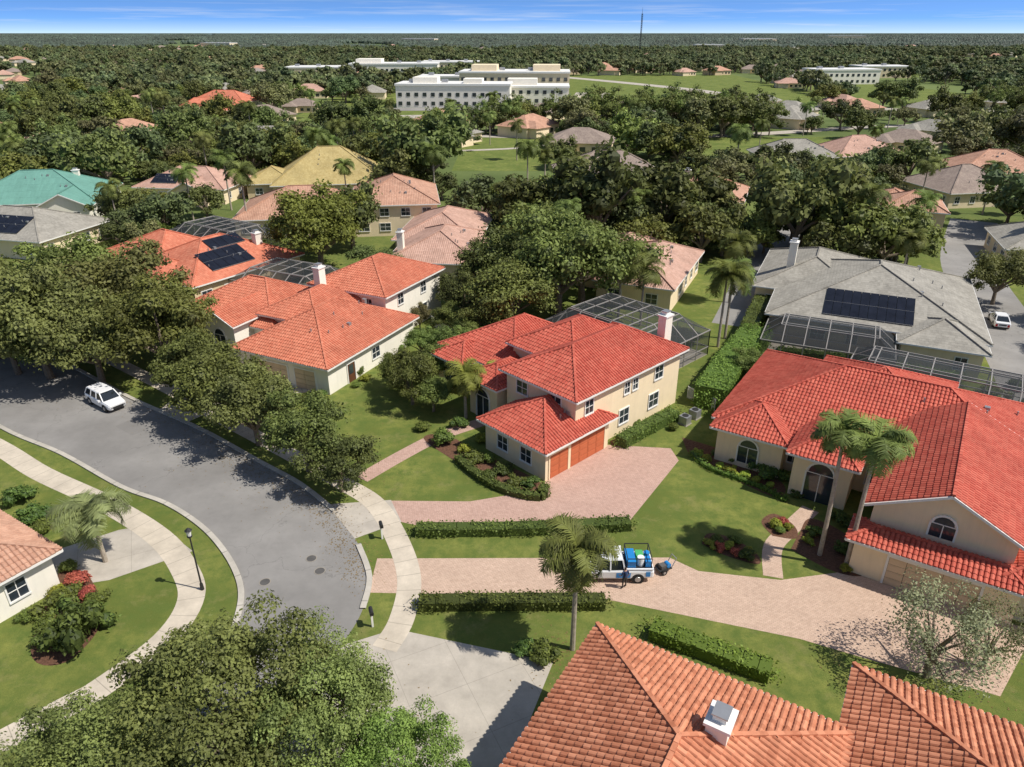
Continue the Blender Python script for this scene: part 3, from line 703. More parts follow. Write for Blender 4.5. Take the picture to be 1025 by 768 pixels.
A=[(0,16,-24,0,3.4,.42,'h'),(-9,5,-21.5,-13.3,4.9,.5,'gs'),(-10.6,-8.7,-22.2,-12.8,2.9,.4,'h'),(-9.8,3,-30,-21.6,3.2,.5,'h'),(-3.4,3,-11.2,-7.0,3.9,.55,'h'),(-1.6,4,-5.8,-.4,3.3,.5,'h'),(4,14,-16,-6,4.9,.42,'h',3.4)]
house('red_tiled_house',F,A,'cream','redt',tiles=True,auto=False,
 items=[(1,'s0',-17.4,3.7,1.4,1.0,'arch'),(2,'s0',-17.6,0,5.2,2.2,'garage2'),(3,'s0',-26,0,4.8,2.2,'garage2'),(5,'s0',-3.1,.5,1.6,1.5,'arch'),(4,'s0',-9.1,0,2,2.5,'arch'),(0,'s0',-12.6,.9,1.2,1.5),(0,'s0',-6.4,.9,.8,1.5),
 (1,'t1',-6,1,1.2,1.4),(1,'t1',-2.5,1,1.2,1.4),(0,'t1',5,1,1.4,1.4),(0,'t1',11,1,1.4,1.4)],chim=[])
cage('pool_enclosure',F,16.2,24,-24,-7,2.8,4.0,1.8)
house('tan_two_storey_house',Fr(71,137,-22),[(-7,8,-8,8,3.2,.45,'h'),(-2,8,-12,-2,5.4,.45,'h'),(-12,-4,-4,6,3.1,.45,'h')],'tan','tant')
house('pink_tiled_house',Fr(96,209,10),[(-10,10,-8,8,3.2,.5,'h')],'cream','pinkt')
house('green_roofed_house',Fr(98,160,10),[(-9,9,-8,8,3.2,.5,'h')],'cream','brown')
house('grey_roofed_house',Fr(77,205,0),[(-10,10,-7,7,3.2,.5,'h')],'cream','greyt')
house('tan_tiled_house',Fr(118,182,-10),[(-10,10,-8,8,3.2,.5,'h')],'cream','tant'); house('grey_roofed_house',Fr(86,112,-20),[(-8,8,-7,7,3.2,.5,'h')],'cream','greyt')
house('orange_tiled_house',Fr(-128,330,20),[(-16,16,-9,9,3.4,.5,'h'),(-10,-2,-16,0,3.3,.5,'gt')],'cream','orat'); house('orange_tiled_house',Fr(-138,372,-10),[(-14,14,-9,9,3.4,.5,'h')],'cream','orat')
F=Fr(4.4,28.2,59)
A=[(-20,-.6,-12.2,-.6,5.4,.42,'h'),(-14,3.4,-24,-12.4,5.41,.42,'h')]
house('terracotta_tiled_house',F,A,'cream','terr',tiles=True,auto=True,chim=[(-4.9,-7.6,8.2,1.1,0)])
F=Fr(-29.8,36.9,148)
house('white_house',F,[(0,16,0,14,3.0,.45,'h')],'white','tant',tiles=True)
for x,y,r in ((9,63,20),(-26,80,18),(-50,105,20),(-49,121,8),(-13,116,14),(-10,124,9),(-30,137,18),(-41,166,15),(-70,160,14),(-95,145,18),(-84,119,16),(23,176,15),(40,150,12),(20,100,13),(46,84,21),(35,52,20),(71,133,16),(96,206,13),(98,157,13),(77,202,13),(60,80,9),(66,97,7),(75,116,6),(38,108,5),(118,180,13),(86,110,12),(-128,318,22),(-138,366,18)): ex(x,y,r)

def slab(name,x,y,w,d,h,ang=0,m='white',extra=()):
    F=Fr(x,y,ang); e=empty(name,(x,y,0)); b=MB(); b.box(F,-w/2,w/2,-d/2,d/2,0,h,m); b.box(F,-w/2-.4,w/2+.4,-d/2-.4,d/2+.4,h,h+.9,'trim')
    for (x0,x1,y0,y1,hh) in extra: b.box(F,x0,x1,y0,y1,h+.9,h+.9+hh,m)
    b.obj('walls',e); g=MB(); fl=max(1,int(h/4))
    for k in range(fl):
        for i in range(int(w/4)):
            a=-w/2+2+i*4
            g.box(F,a-.9,a+.9,-d/2-.12,-d/2+.02,k*4+1.2,k*4+2.9,'glass')
    for i in range(int(w/16)): g.box(F,-w/2+i*16+5,-w/2+i*16+8,-1.5,1.5,h+.9,h+2.4,'metal')
    g.obj('windows',e); return e
slab('school_building',-28,383,55,22,10,-3,'white',((-20,-8,-5,5,2.5),(5,14,-8,3,2)))
slab('school_building',8,400,42,24,8,-3,'white',((-10,5,-5,5,3),))
slab('school_building',2,440,60,30,13,-3,'cream',((-24,-10,-8,8,3),(10,25,-8,8,3)))
slab('school_building',-30,470,50,20,9,-3,'white')
slab('institution_building',-95,640,70,30,10,2,'white',((-30,-10,-10,10,3),)); slab('institution_building',-150,600,40,30,9,4,'cream')
slab('institution_building',-55,710,50,30,9,0,'cream')
slab('warehouse_building',235,560,46,24,9,6,'white'); slab('warehouse_building',300,640,40,26,8,0,'cream')
for i,(x,y,w_,h_) in enumerate(((-700,1900,80,10),(420,1700,60,9),(-300,2600,110,14),(800,2600,110,14),(1500,3600,160,20))): slab('distant_building',x,y,w_,w_*.4,h_,(i*17)%30-15,'cream')
for x,y,r in ((-28,383,38),(8,400,32),(2,440,42),(-30,470,30),(-95,640,45),(-150,600,26),(-55,705,34),(235,555,30),(300,635,26)): ex(x,y-6,r)
b=MB()
for i in range(24):
    z0=i*2.4;z1=z0+2.4; w=1.0
    for a in range(3):
        c=[(190+w*math.cos(a*2.094),1180+w*math.sin(a*2.094)),(190+w*math.cos((a+1)*2.094),1180+w*math.sin((a+1)*2.094))]
        b.bar((*c[0],z0),(*c[0],z1),.5,'dark'); b.bar((*c[0],z0),(*c[1],z1),.25,'dark')
b.cyl((190,1180,57),(190,1180,66),.25,.1,'dark'); b.obj('radio_mast')

def fh(roof,wall):
    b=MB(); F=W0; b.box(F,-8,8,-6,6,0,3.2,wall)
    pol,cap,_,_=roofpolys((-8,8,-6,6,3.25,.5,'h'))
    for p in pol: slope(b,F,p,roof,False)
    pol,cap,_,_=roofpolys((-7,-1,-9,0,3.2,.5,'h')); b.box(F,-7,-1,-9,-6.01,0,3.15,wall)
    for p in pol: slope(b,F,p,roof,False)
    for i in (1,4,6.5): b.box(F,i-.7,i+.7,-6.05,-5.9,.9,2.2,'glass')
    return b.obj('distant_house')
FH=[fh(a,c) for a,c in (('pinkt','cream'),('tant','cream'),('greyt','cream'),('brown','tan'),('greyt','cream'),('tant','tan'),('brown','cream'))]
for o in FH: COL.objects.unlink(o)
FHP=[]
RECT=((-15,140,12,268),(46,190,118,264),(34,385,180,660),(-95,285,-30,400),(-60,345,60,480),(190,380,270,560),(-420,690,-300,860),(320,630,420,740),(500,880,700,1100))
THIN=((-30,285,60,375),(112,240,200,330),(60,320,220,400),(-70,345,70,480),(-150,290,-60,400),(150,340,320,420))
def inr(x,y,L):
    return any(a<x<c and b_<y<d for a,b_,c,d in L)
def blocked(x,y,pad=0):
    for ex_,ey,er in EX:
        if (x-ex_)**2+((y+3.5)-ey)**2<(er+pad)**2: return True
    return inr(x,y,RECT)
for i in range(560):
    y=225*math.exp(random.random()*2.2); x=random.uniform(-.78,.78)*y
    if blocked(x,y,8): continue
    if any((x-a)**2+(y-c)**2<1000 for a,c in FHP): continue
    FHP.append((x,y)); s=random.choice(FH); o=bpy.data.objects.new('distant_house',s.data); COL.objects.link(o); o.location=(x,y,0); k=random.uniform(.95,1.3); o.scale=(k,k*random.uniform(.8,1.1),k*.9); o.rotation_euler=(0,0,random.uniform(-1.5,1.5))
    if y<900: ex(x,y-2,8*k)

# ------------------------------------------------------------------ trees
for x,y,r in ((-53,82,7.5),(-44,77.5,7.3),(-36.5,69,6.2),(-49,69,6.8),(-43,68,6),(-58,74,7),(-64,83,6),(-38,74,5.5),(-31,63.2,4.3),(-26,58.8,4.6),(-22.5,55.2,4.0),(-17,51.0,4.0),(-13.6,48.0,3.4),(-53,70,5.5)): tree(x,y,r)
for x,y,r in ((5.9,87,8.5),(0,82,6.5),(9.5,93,8),(-2,91,6),(14.4,119,9),(26,123,8),(34,128,8),(45.8,115,9),(53,121,8),(-6,86,4),(-3,79,3.6),(64.8,92,4.5),(70,84,5),(56,106,7),(30,112,6),(66,75,4),(2,126,7),(-33,118,6),(-27,120,6),(4,112,6),(-20,99,4),(60,110,6)): tree(x,y,r)
tree(-29,106,8,OAKN[0],c=(.21,.26,.05),zs=.95); tree(-18.7,168,11,c=(.12,.145,.045)); tree(-24,164,8)
for x,y,r in ((-9.8,63,3.1),(-11.5,66.5,2.4),(-7.6,61.5,2.3),(-8,68,2.6),(-10,74,2.2),(-6.5,72.5,2.4),(24.5,68,2.4),(-5,76,2.5),(-7.5,81,2.6)): tree(x,y,r,name='small_tree',c=(.15,.19,.05))
tree(-11.2,82,1.5,name='small_tree',c=(.22,.2,.09),zs=1.5)
LG=(.20,.245,.075)
o=tree(-13.2,23.0,5.6,BIG,c=LG,zs=.92); o.rotation_euler=(0,0,1.1)
tree(-9.0,23.6,4.2,BIG,c=LG,zs=1.05); tree(-17.8,21.8,4.3,BIG,c=LG,zs=1.0); tree(-5.2,21.4,3.2,BIG,c=(.19,.26,.06),zs=1.05); tree(-19.5,17.5,4.8,BIG,c=LG,zs=.9); tree(-12,17.5,4.5,BIG,c=LG,zs=.8)
tree(23.6,29.6,3.3,AIRY,'bare_tree',c=(.22,.22,.13)); tree(27.2,30.2,2.7,AIRY,'bare_tree',c=(.2,.22,.11))
palm(3.6,31.6,7.2,2.5); palm(21.6,40.2,9.6,2.3,lean=-.3); palm(22.9,38.9,9.8,2.5); palm(24,77.4,8.5,3.2,c=(.18,.23,.05)); palm(25.5,80,7.5,3.0); palm(13.5,86,8,3.4,c=(.17,.22,.05)); palm(16,84,7,3)
palm(29.5,92.8,8,2.8); palm(67.6,118.9,8,2.6); palm(20.6,118.9,8,3); palm(-28.2,39.5,4,2.6,c=(.20,.23,.10)); palm(-4.4,60.2,4.2,2.2,26,c=(.22,.26,.05)); palm(-1.5,62.5,3.4,1.8,c=(.26,.3,.05)); palm(84,112,8,2.5);palm(55,98,7,2.5)
pp=palm(-62,140,9,2.8); pp2=palm(-34,150,8.5,2.6)
for src,(ox,oy) in ((pp,(-62,140)),(pp2,(-34,150))):
    src.data.transform(Matrix.Translation((-ox,-oy,0))); src.location=(ox,oy,0)
n=0
while n<80:
    y=random.uniform(104,330); x=random.uniform(-.75,.8)*y
    if any((x-a)**2+(y-c)**2<(r*.8)**2 for a,c,r in EX): continue
    s=random.choice((pp,pp2)); o=bpy.data.objects.new('palm_tree',s.data); COL.objects.link(o); o.location=(x,y,0); k=random.uniform(.85,1.3); o.scale=(k,k,k); o.rotation_euler=(0,0,random.uniform(0,6.28)); o.color=(*random.choice([(.17,.21,.06),(.2,.23,.07),(.14,.18,.05)]),1); n+=1
pts=[]
y=101.0
while y<420:
    st=5.0+y*.012; x=-.86*y-10
    while x<.86*y+10:
        xx=x+random.uniform(-.5,.5)*st; yy=y+random.uniform(-.5,.5)*st; r=random.uniform(2.4,6.0) if random.random()<.82 else random.uniform(6,9)
        n=math.sin(xx*.045+1)*math.cos(yy*.05)+math.sin(xx*.11+yy*.07)
        if not blocked(xx,yy,r*.55) and n>-.95 and random.random()<(.25 if inr(xx,yy,THIN) else .9): pts.append((xx,yy,-.3,r))
        x+=st
    y+=st
random.shuffle(pts); q=len(pts)//6
scatter('tree_mass',pts[:2*q],OAKM,(.125,.15,.045)); scatter('tree_mass',pts[2*q:3*q],OAKM[:3],(.20,.23,.055)); scatter('tree_mass',pts[3*q:4*q],OAKM[1:],(.085,.105,.038)); scatter('tree_mass',pts[4*q:5*q],OAKM,(.165,.16,.07)); scatter('tree_mass',pts[5*q:],OAKM[2:],(.11,.15,.06))
pts=[(random.uniform(24,92),random.uniform(266,300),-.3,random.uniform(3.0,4.6)) for i in range(60)]+[(random.uniform(200,330),random.uniform(300,345),-.3,random.uniform(3.2,4.6)) for i in range(40)]+[(random.uniform(-16,24),random.uniform(270,284),-.3,random.uniform(3,4.2)) for i in range(14)]
scatter('pine_mass',pts,PINE,(.15,.185,.05))
pts=[]
y=420.0
while y<1600:
    st=8.6+(y-420)*.010; x=-.82*y
    while x<.82*y:
        xx=x+random.uniform(-.5,.5)*st; yy=y+random.uniform(-.5,.5)*st
        n=math.sin(xx*.012+2)*math.cos(yy*.011)+math.sin(xx*.03+yy*.017)
        if not blocked(xx,yy,2) and n>-.95 and random.random()<(.3 if inr(xx,yy,THIN) else .96): pts.append((xx,yy,-.5,random.uniform(3.5,8.5)))
        x+=st
    y+=st
random.shuffle(pts); q=len(pts)//3
scatter('distant_tree_mass',pts[:q],OAKF,(.12,.145,.06)); scatter('distant_tree_mass',pts[q:2*q],OAKF,(.17,.185,.08)); scatter('distant_tree_mass',pts[2*q:],OAKF,(.095,.12,.055))
g=np.random.default_rng(5); cc=np.c_[g.uniform(-1,1,(30,2)),g.uniform(.06,.2,30)]
CL=leafmesh('woodland_clump',cc,g.uniform(.16,.28,30),14,.09,squash=.6,core=.9)
pts=[];y=1600.0
while y<14000:
    st=30+(y-1600)*.022; x=-.8*y
    while x<.8*y:
        xx=x+random.uniform(-.5,.5)*st;yy=y+random.uniform(-.5,.5)*st
        if math.sin(xx*.004+1)*math.cos(yy*.003)+math.sin(xx*.011+yy*.004)>-.9: pts.append((xx,yy,-1,min(60,st)*random.uniform(.4,.75)))
        x+=st
    y+=st
scatter('horizon_tree_mass',pts,[CL],(.135,.17,.125))  # paler bluish leaf colour has the air haze painted in

# hedges & shrubs
hedge([(-7,42.6),(0,42.7),(8.7,43.3)],1.1,.75); hedge([(-5.9,35.1),(0,35.2),(5.9,35.2)],1.1,.75)
hedge([(9.6,54.9),(12,57.2),(15.4,60.2)],1.3,1.0); hedge([(19.2,62),(23.5,70),(28.5,78)],3.2,2.4,dens=40,ls=.11,c=(.15,.22,.04))
hedge([(29.5,73.5),(37,71),(46,66.5)],1.2,1.6,dens=40,ls=.11); hedge([(27,77),(34,92)],2,2.2,dens=40,ls=.11)
hedge([(-4.6,52.6),(-3.0,50.2),(-.6,47.9),(2.2,46.9),(2.6,48.3)],.8,.6,c=(.13,.19,.045))
hedge([(8.5,32.8),(11.5,31.2),(14.6,29.5)],1.3,.9,c=(.16,.21,.03)); hedge([(15.6,53.6),(16.6,51.2),(19.8,48.6),(21.4,46.6)],.45,.35,c=(.11,.17,.03)); hedge([(-60,62),(-50,54.5)],1.2,1.0)
hedge([(-62,126),(-50,131)],2,2.5,dens=30,ls=.14)
YG=(.33,.37,.05); G2=(.14,.19,.04); DG=(.085,.13,.03); RF=(.45,.09,.08)
for x,y,r,c in ((-6.4,55.3,1.35,G2),(-1.8,49.6,.95,DG),(.2,48.8,.85,G2),(1.5,48.7,.8,DG),(-3.2,52.6,1,G2),(-4.2,54,.8,YG),(-.6,50.8,.9,DG),(-1.9,52.2,.8,G2),(-8,57.8,1.0,G2),(-5,58.5,1,DG),
 (16.2,53.6,.55,YG),(16.7,52.5,.6,YG),(17.5,51.6,.55,YG),(18.3,50.9,.6,YG),(19.2,50.1,.55,YG),(20,49.4,.55,YG),(20.9,48.7,.5,YG),(17.6,53.4,.7,DG),(18.8,52.4,.7,G2),(21,50,1.2,DG),
 (14.6,41.6,.7,G2),(15.4,41,.6,YG),(14.8,40.8,.5,RF),(16.4,39.8,.7,DG),(15.7,40.3,.5,RF),(15.9,41.4,.6,G2),(14.2,41.3,.5,YG),(16.6,40.5,.5,YG),(19.4,43.4,.7,YG),(20.2,43.8,.5,RF),(19.7,42.6,.5,G2),(20.3,43,.5,YG),(22.6,38.5,.55,YG),(23.4,40.6,.7,DG),(22.1,42.4,.7,G2),(24.2,38.9,.5,G2),(21.3,41.6,.5,YG),
 (-26.4,33.4,1.7,DG),(-28.6,37.2,1.1,RF),(-27.6,36.2,.8,RF),(-28.6,35.2,1.3,G2),(-27.6,31.9,1.1,G2),(-30.4,38.6,.8,G2),(-29.6,36,.9,YG),(-33,38,.7,YG),(-30.3,34,.7,G2),(-28.4,33.4,1,G2),(-26.6,35.4,.9,G2),(-36,44.5,1.3,DG),(-38.5,46.5,1.3,DG),(-34.6,43,1,G2),
 (1.9,30.9,1.0,G2),(.8,31.3,.8,DG),(-19,64.5,.9,DG),(-21,63.8,.8,G2),(-16.5,70,1,DG),(-14.5,74,1,G2),(-30,66,.9,G2),(-1.8,57.4,.9,G2),(2.5,54.6,.7,DG),(-33,72.5,1.2,DG),(22.6,47.4,.6,DG),(26,42.4,.7,G2),(27.8,37.5,.5,G2),(48,64.5,1.3,G2),(52,66,1.3,DG),(50,62,1.1,G2),(15,57.8,.7,G2),
 (-.2,55.2,.9,G2),(1,53.2,.8,DG),(-2.6,55.8,.8,YG),(3,57.5,.7,G2),(19.6,53.6,.6,RF),(20.4,52,.8,DG),(22.6,49.6,.8,G2),(24.5,44,.9,DG),(-16,66.8,.7,G2),(-15.4,68.4,.7,YG),(-12.8,76.5,.8,G2),(11.8,58.8,.5,G2),(26.5,57.5,.6,G2)):
    shrub(x,y,r,c,'flowering_shrub' if c==RF else 'round_shrub')
shrub(-25.8,31.8,1.6,DG,'conical_shrub',1.7)

b=MB()
for p,q in (((17.6,64.4),(19.6,61.6)),((-10,84.2),(-5.2,77.6))):
    p=Vector((*p,0));q=Vector((*q,0));n=int((q-p).length/.16)
    for i in range(n+1):
        c=p+(q-p)*i/n; b.bar(c,c+Vector((0,0,1.3)),.07,'trim')
    for z in (.2,1.2): b.bar(p+Vector((0,0,z)),q+Vector((0,0,z)),.05,'trim')
b.obj('white_fence')

b=MB(); b.cyl((-20.4,36.7,0),(-20.4,36.7,.5),.13,.1,'dark',12); b.cyl((-20.4,36.7,.5),(-20.4,36.7,4.3),.06,.045,'dark',10); b.cyl((-20.4,36.7,4.3),(-20.4,36.7,4.4),.16,.16,'dark',10); b.cyl((-20.4,36.7,4.4),(-20.4,36.7,4.8),.12,.18,'trim',8); b.cyl((-20.4,36.7,4.8),(-20.4,36.7,5.0),.24,.03,'dark',8); b.obj('street_lamp')
for x,y in ((-9.4,42.0),(-8.6,33.4)):
    b=MB(); F=Fr(x,y,20); b.box(F,-.06,.06,-.06,.06,0,1.1,'trim'); b.box(F,-.12,.12,-.28,.28,1.1,1.3,'dark'); b.cyl(F(0,-.28,1.3),F(0,.28,1.3),.12,.12,'dark',10); b.obj('mailbox')
for x,y in ((16.2,59.1),(17.4,60.3)):
    b=MB(); b.box(Fr(x,y,44),-.42,.42,-.42,.42,.05,.85,'metal'); b.cyl((x,y,.85),(x,y,.9),.3,.3,'dark',12); b.box(Fr(x,y,44),-.5,.5,-.5,.5,0,.05,'conc2'); b.obj('air_conditioner')

# ------------------------------------------------------------------ vehicles
def vehicle(name,x,y,ang,st,cab,wh,L):
    """st: stations (x,half width,z bottom,z shoulder); cab: greenhouse stations"""
    F=Fr(x,y,ang); e=empty(name,(x,y,0)); b=MB()
    secs=[]
    for (a,w,zb,zt) in st:
        secs.append([F(a,-w*.9,zb),F(a,-w,zb+.15),F(a,-w,zt-.16),F(a,-w*.9,zt),F(a,w*.9,zt),F(a,w,zt-.16),F(a,w,zb+.15),F(a,w*.9,zb)])
    for i in range(len(secs)-1):
        for k in range(8): b.face([secs[i][k],secs[i][(k+1)%8],secs[i+1][(k+1)%8],secs[i+1][k]],'cpaint')
    b.face(secs[0],'cpaint'); b.face(secs[-1][::-1],'cpaint'); b.obj('body',e,True)
    g=MB(); gs=[[F(a,-w0,z0),F(a2,-w1,z1),F(a2,w1,z1),F(a,w0,z0)] for (a,a2,w0,w1,z0,z1) in cab]
    n=len(gs)
    for i in range(n-1):
        g.face([gs[i][0],gs[i+1][0],gs[i+1][1],gs[i][1]],'cglass'); g.face([gs[i][3],gs[i][2],gs[i+1][2],gs[i+1][3]],'cglass')
    g.face(gs[0],'cglass'); g.face(gs[-1][::-1],'cglass'); g.obj('windows',e)
    r=MB(); z1=cab[0][5]
    for i in range(n-1):
        w=cab[i][3]+.02;w2=cab[i+1][3]+.02
        r.hexa([F(cab[i][1]-.03*(i==0),-w,z1-.02),F(cab[i+1][1]+.03,-w2,z1-.02),F(cab[i+1][1]+.03,w2,z1-.02),F(cab[i][1]-.03*(i==0),w,z1-.02),F(cab[i][1],-w*.93,z1+.06),F(cab[i+1][1],-w2*.93,z1+.06),F(cab[i+1][1],w2*.93,z1+.06),F(cab[i][1],w*.93,z1+.06)],'cpaint')
    for i in range(n):
        for sg in (0,3): r.bar(gs[i][sg],gs[i][1 if sg==0 else 2],.09,'cpaint')
    r.obj('roof_and_pillars',e)
    w=MB()
    for a in wh:
        for sg in (-1,1):
            hw=st[2][1]
            w.cyl(F(a,sg*(hw-.22),.36),F(a,sg*(hw+.015),.36),.36,.36,'rubber',20); w.cyl(F(a,sg*(hw+.0),.36),F(a,sg*(hw+.03),.36),.22,.2,'metal',12)
            w.cyl(F(a,sg*(hw-.1),.38),F(a,sg*(hw+.006),.38),.43,.43,'dark',20)
    w.obj('wheels',e)
    l=MB(); f=st[-1]; k=st[0]
    for sg in (-1,1):
        l.box(F,f[0]-.12,f[0]+.02,sg*f[1]*.72-.16,sg*f[1]*.72+.16,f[3]-.3,f[3]-.13,'metal'); l.box(F,k[0]-.02,k[0]+.1,sg*k[1]*.8-.12,sg*k[1]*.8+.12,k[3]-.45,k[3]-.15,'red')
        l.box(F,cab[-1][0]-.45,cab[-1][0]-.25,sg*(st[2][1]+.1)-.1,sg*(st[2][1]+.1)+.1,1.0,1.16,'cpaint')
    l.box(F,f[0]-.02,f[0]+.025,-.5,.5,f[3]-.38,f[3]-.14,'dark'); l.box(F,k[0]-.03,k[0]+.02,-.4,.4,.55,.7,'dark'); l.obj('lights_and_grille',e)
    return F,e
suv=[(-2.3,.82,.4,.95),(-2.2,.9,.3,1.05),(-1.3,.94,.25,1.08),(.6,.94,.25,1.05),(1.3,.93,.25,1.0),(2.1,.86,.3,.88),(2.3,.74,.38,.78)]
suvc=[(-2.2,-1.85,.84,.68,1.02,1.66),(-1.0,-.9,.88,.72,1.06,1.66),(.1,.05,.88,.72,1.06,1.66),(1.25,.55,.82,.66,1.0,1.66)]
vehicle('parked_suv',-39.9,62.9,-36,suv,suvc,(-1.4,1.4),4.6)
car=[(-2.25,.8,.4,.85),(-2.1,.88,.3,.95),(-1.3,.9,.22,.95),(.6,.9,.22,.92),(1.3,.88,.22,.86),(2.1,.8,.28,.74),(2.25,.66,.36,.66)]
carc=[(-1.9,-1.1,.78,.6,.92,1.4),(-.6,-.5,.84,.66,.94,1.4),(.1,.0,.84,.66,.94,1.4),(1.15,.35,.78,.6,.88,1.4)]
vehicle('parked_car',61.2,84.8,68,car,carc,(-1.35,1.35),4.5)
pk=[(-2.7,.88,.45,1.05),(-2.6,.93,.4,1.1),(-1.3,.95,.35,1.12),(.4,.95,.35,1.12),(1.1,.95,.35,1.12),(2.4,.92,.38,1.0),(2.7,.82,.45,.9)]
pkc=[(-.75,-.6,.88,.72,1.1,1.8),(.2,.2,.9,.74,1.1,1.8),(1.4,.8,.86,.68,1.1,1.8)]
F,e=vehicle('pickup_truck',6.7,38.2,180,pk,pkc,(-1.65,1.75),5.4)
b=MB()
b.box(F,-2.62,-.85,-.74,.74,1.121,1.14,'dark'); b.box(F,-2.66,-.8,-.93,-.82,1.121,1.2,'cpaint'); b.box(F,-2.66,-.8,.82,.93,1.121,1.2,'cpaint')
b.box(F,-1.5,-.9,-.7,.7,1.14,1.62,'blue'); b.box(F,-2.1,-1.6,-.65,.0,1.14,1.55,'green2'); b.box(F,-2.5,-2.15,.05,.65,1.14,1.6,'blue')
b.cyl(F(-1.85,.35,1.14),F(-1.85,.35,1.75),.24,.24,'cpaint',14); b.cyl(F(-2.35,-.35,1.14),F(-2.35,-.35,1.6),.2,.2,'blue',14)
for s in (-.8,.8):
    b.bar(F(-2.5,s,1.2),F(-2.5,s,1.95),.05,'dark'); b.bar(F(-.9,s,1.2),F(-.9,s,1.95),.05,'dark'); b.bar(F(-2.5,s,1.95),F(-.9,s,1.95),.05,'dark')
b.bar(F(-2.5,-.8,1.95),F(-2.5,.8,1.95),.05,'dark'); b.bar(F(-.9,-.8,1.95),F(-.9,.8,1.95),.05,'dark')
for sg in (-1,1): b.box(F,-2.45,-2.15,sg*.958-.004,sg*.958+.004,.6,1.0,'blue'); b.box(F,-1.15,-.2,sg*.958-.004,sg*.958+.004,.5,.9,'blue')
b.obj('load_and_rack',e)
F=Fr(10.3,38.5,25); e=empty('pressure_washer_cart',(10.3,38.5,0)); b=MB()
for sg in (-.38,.38): b.cyl(F(-.2,sg-.05,.22),F(-.2,sg+.05,.22),.22,.22,'rubber',16); b.cyl(F(-.2,sg-.06,.22),F(-.2,sg+.06,.22),.1,.1,'metal',10)
b.box(F,-.5,.5,-.3,.3,.25,.33,'dark'); b.box(F,-.3,.1,-.2,.2,.33,.6,'iron'); b.cyl(F(.3,-.2,.5),F(.3,.2,.5),.17,.17,'blue',14)
for sg in (-.26,.26): b.bar(F(.45,sg,.3),F(.8,sg,1.0),.04,'metal')
b.bar(F(.8,-.26,1.0),F(.8,.26,1.0),.04,'metal'); b.obj('cart_parts',e)

def person(name,x,y,ang):
    J={'pel':(0,0,.95),'wai':(0,0,1.1),'che':(.01,0,1.32),'nb':(.01,0,1.46),'nk':(.02,0,1.54),'hd':(.03,0,1.64),'ht':(.03,0,1.73),
       'lh':(0,.1,.9),'lk':(.03,.12,.5),'la':(0,.13,.1),'lt':(.17,.15,.04),'rh':(0,-.1,.9),'rk':(.05,-.13,.5),'ra':(.06,-.15,.1),'rt':(.23,-.17,.04),
       'ls':(0,.19,1.41),'le':(.02,.27,1.13),'lw':(.22,.26,1.0),'lp':(.29,.25,.98),'rs':(0,-.19,1.41),'re':(-.02,-.27,1.12),'rw':(.1,-.27,.88),'rp':(.13,-.27,.81)}
    Rr={'pel':(.16,.13),'wai':(.14,.11),'che':(.17,.12),'nb':(.1,.09),'nk':(.055,.055),'hd':(.085,.1),'ht':(.07,.08),'lh':(.095,.09),'lk':(.06,.06),'la':(.042,.042),'lt':(.045,.035),'ls':(.065,.065),'le':(.045,.045),'lw':(.03,.03),'lp':(.042,.022)}
    E=[('pel','wai'),('wai','che'),('che','nb'),('nb','nk'),('nk','hd'),('hd','ht'),('pel','lh'),('lh','lk'),('lk','la'),('la','lt'),('pel','rh'),('rh','rk'),('rk','ra'),('ra','rt'),('nb','ls'),('ls','le'),('le','lw'),('lw','lp'),('nb','rs'),('rs','re'),('re','rw'),('rw','rp')]
    K=list(J); me=bpy.data.meshes.new('body'); me.from_pydata([J[k] for k in K],[(K.index(a),K.index(c)) for a,c in E],[])
    o=bpy.data.objects.new('body',me); COL.objects.link(o); o.modifiers.new('s','SKIN'); o.modifiers.new('d','SUBSURF').levels=1
    for i,k in enumerate(K):
        kk=k if k in Rr else 'l'+k[1:]; me.skin_vertices[0].data[i].radius=Rr[kk]
    me.skin_vertices[0].data[0].use_root=True
    dg=bpy.context.evaluated_depsgraph_get(); nm=bpy.data.meshes.new_from_object(o.evaluated_get(dg)); bpy.data.objects.remove(o)
    for k in ('shirt','pants','skin','hair','dark'): nm.materials.append(M[k])
    for p in nm.polygons:
        c=p.center; p.use_smooth=True
        arm=abs(c.y)>.2 and c.z>.75
        p.material_index=4 if c.z<.09 else 1 if c.z<.98 and not arm else 3 if (c.z>1.68 or (c.z>1.6 and c.x<.0)) else 2 if c.z>1.5 or (arm and c.z<1.16) else 0
    e=empty(name,(x,y,0)); b=MB()
    for hand,dx,dy,dz in (('lp',1,0,-.2),('rp',.35,0,-.9)):
        c=Vector(J[hand]); d=Vector((dx,dy,dz)).normalized(); sd=Vector((0,1,0))
        for i,(off,L) in enumerate(((-.03,.065),(-.01,.08),(.012,.075),(.032,.055))):
            a=c+sd*off+d*.02; k1=a+d*L*.5; k2=k1+(d+Vector((0,0,-.5))).normalized()*L*.5
            b.cyl(a,k1,.009,.0085,'skin',6); b.cyl(k1,k2,.0085,.006,'skin',6)
        t=c-d*.02; b.cyl(t,t+(d*.5+Vector((0,.8 if hand=='rp' else -.8,0))).normalized()*.055,.011,.008,'skin',6)
    b.cyl((.12,0,1.64),(.15,0,1.615),.012,.016,'skin',6)
    for sg in (-1,1): b.cyl((.108,sg*.035,1.655),(.12,sg*.035,1.655),.011,.011,'dark',8); b.cyl((.03,sg*.085,1.64),(.03,sg*.105,1.645),.025,.02,'skin',8)
    b.cyl((.112,-.025,1.58),(.118,.025,1.58),.008,.008,'red',6)
    ff=b.obj('face_and_fingers'); bo=bpy.data.objects.new('body',nm); COL.objects.link(bo)
    for q in (ff,bo): q.parent=e
    e.rotation_euler=(0,0,R(ang)); return e
person('person',7.4,36.8,115)

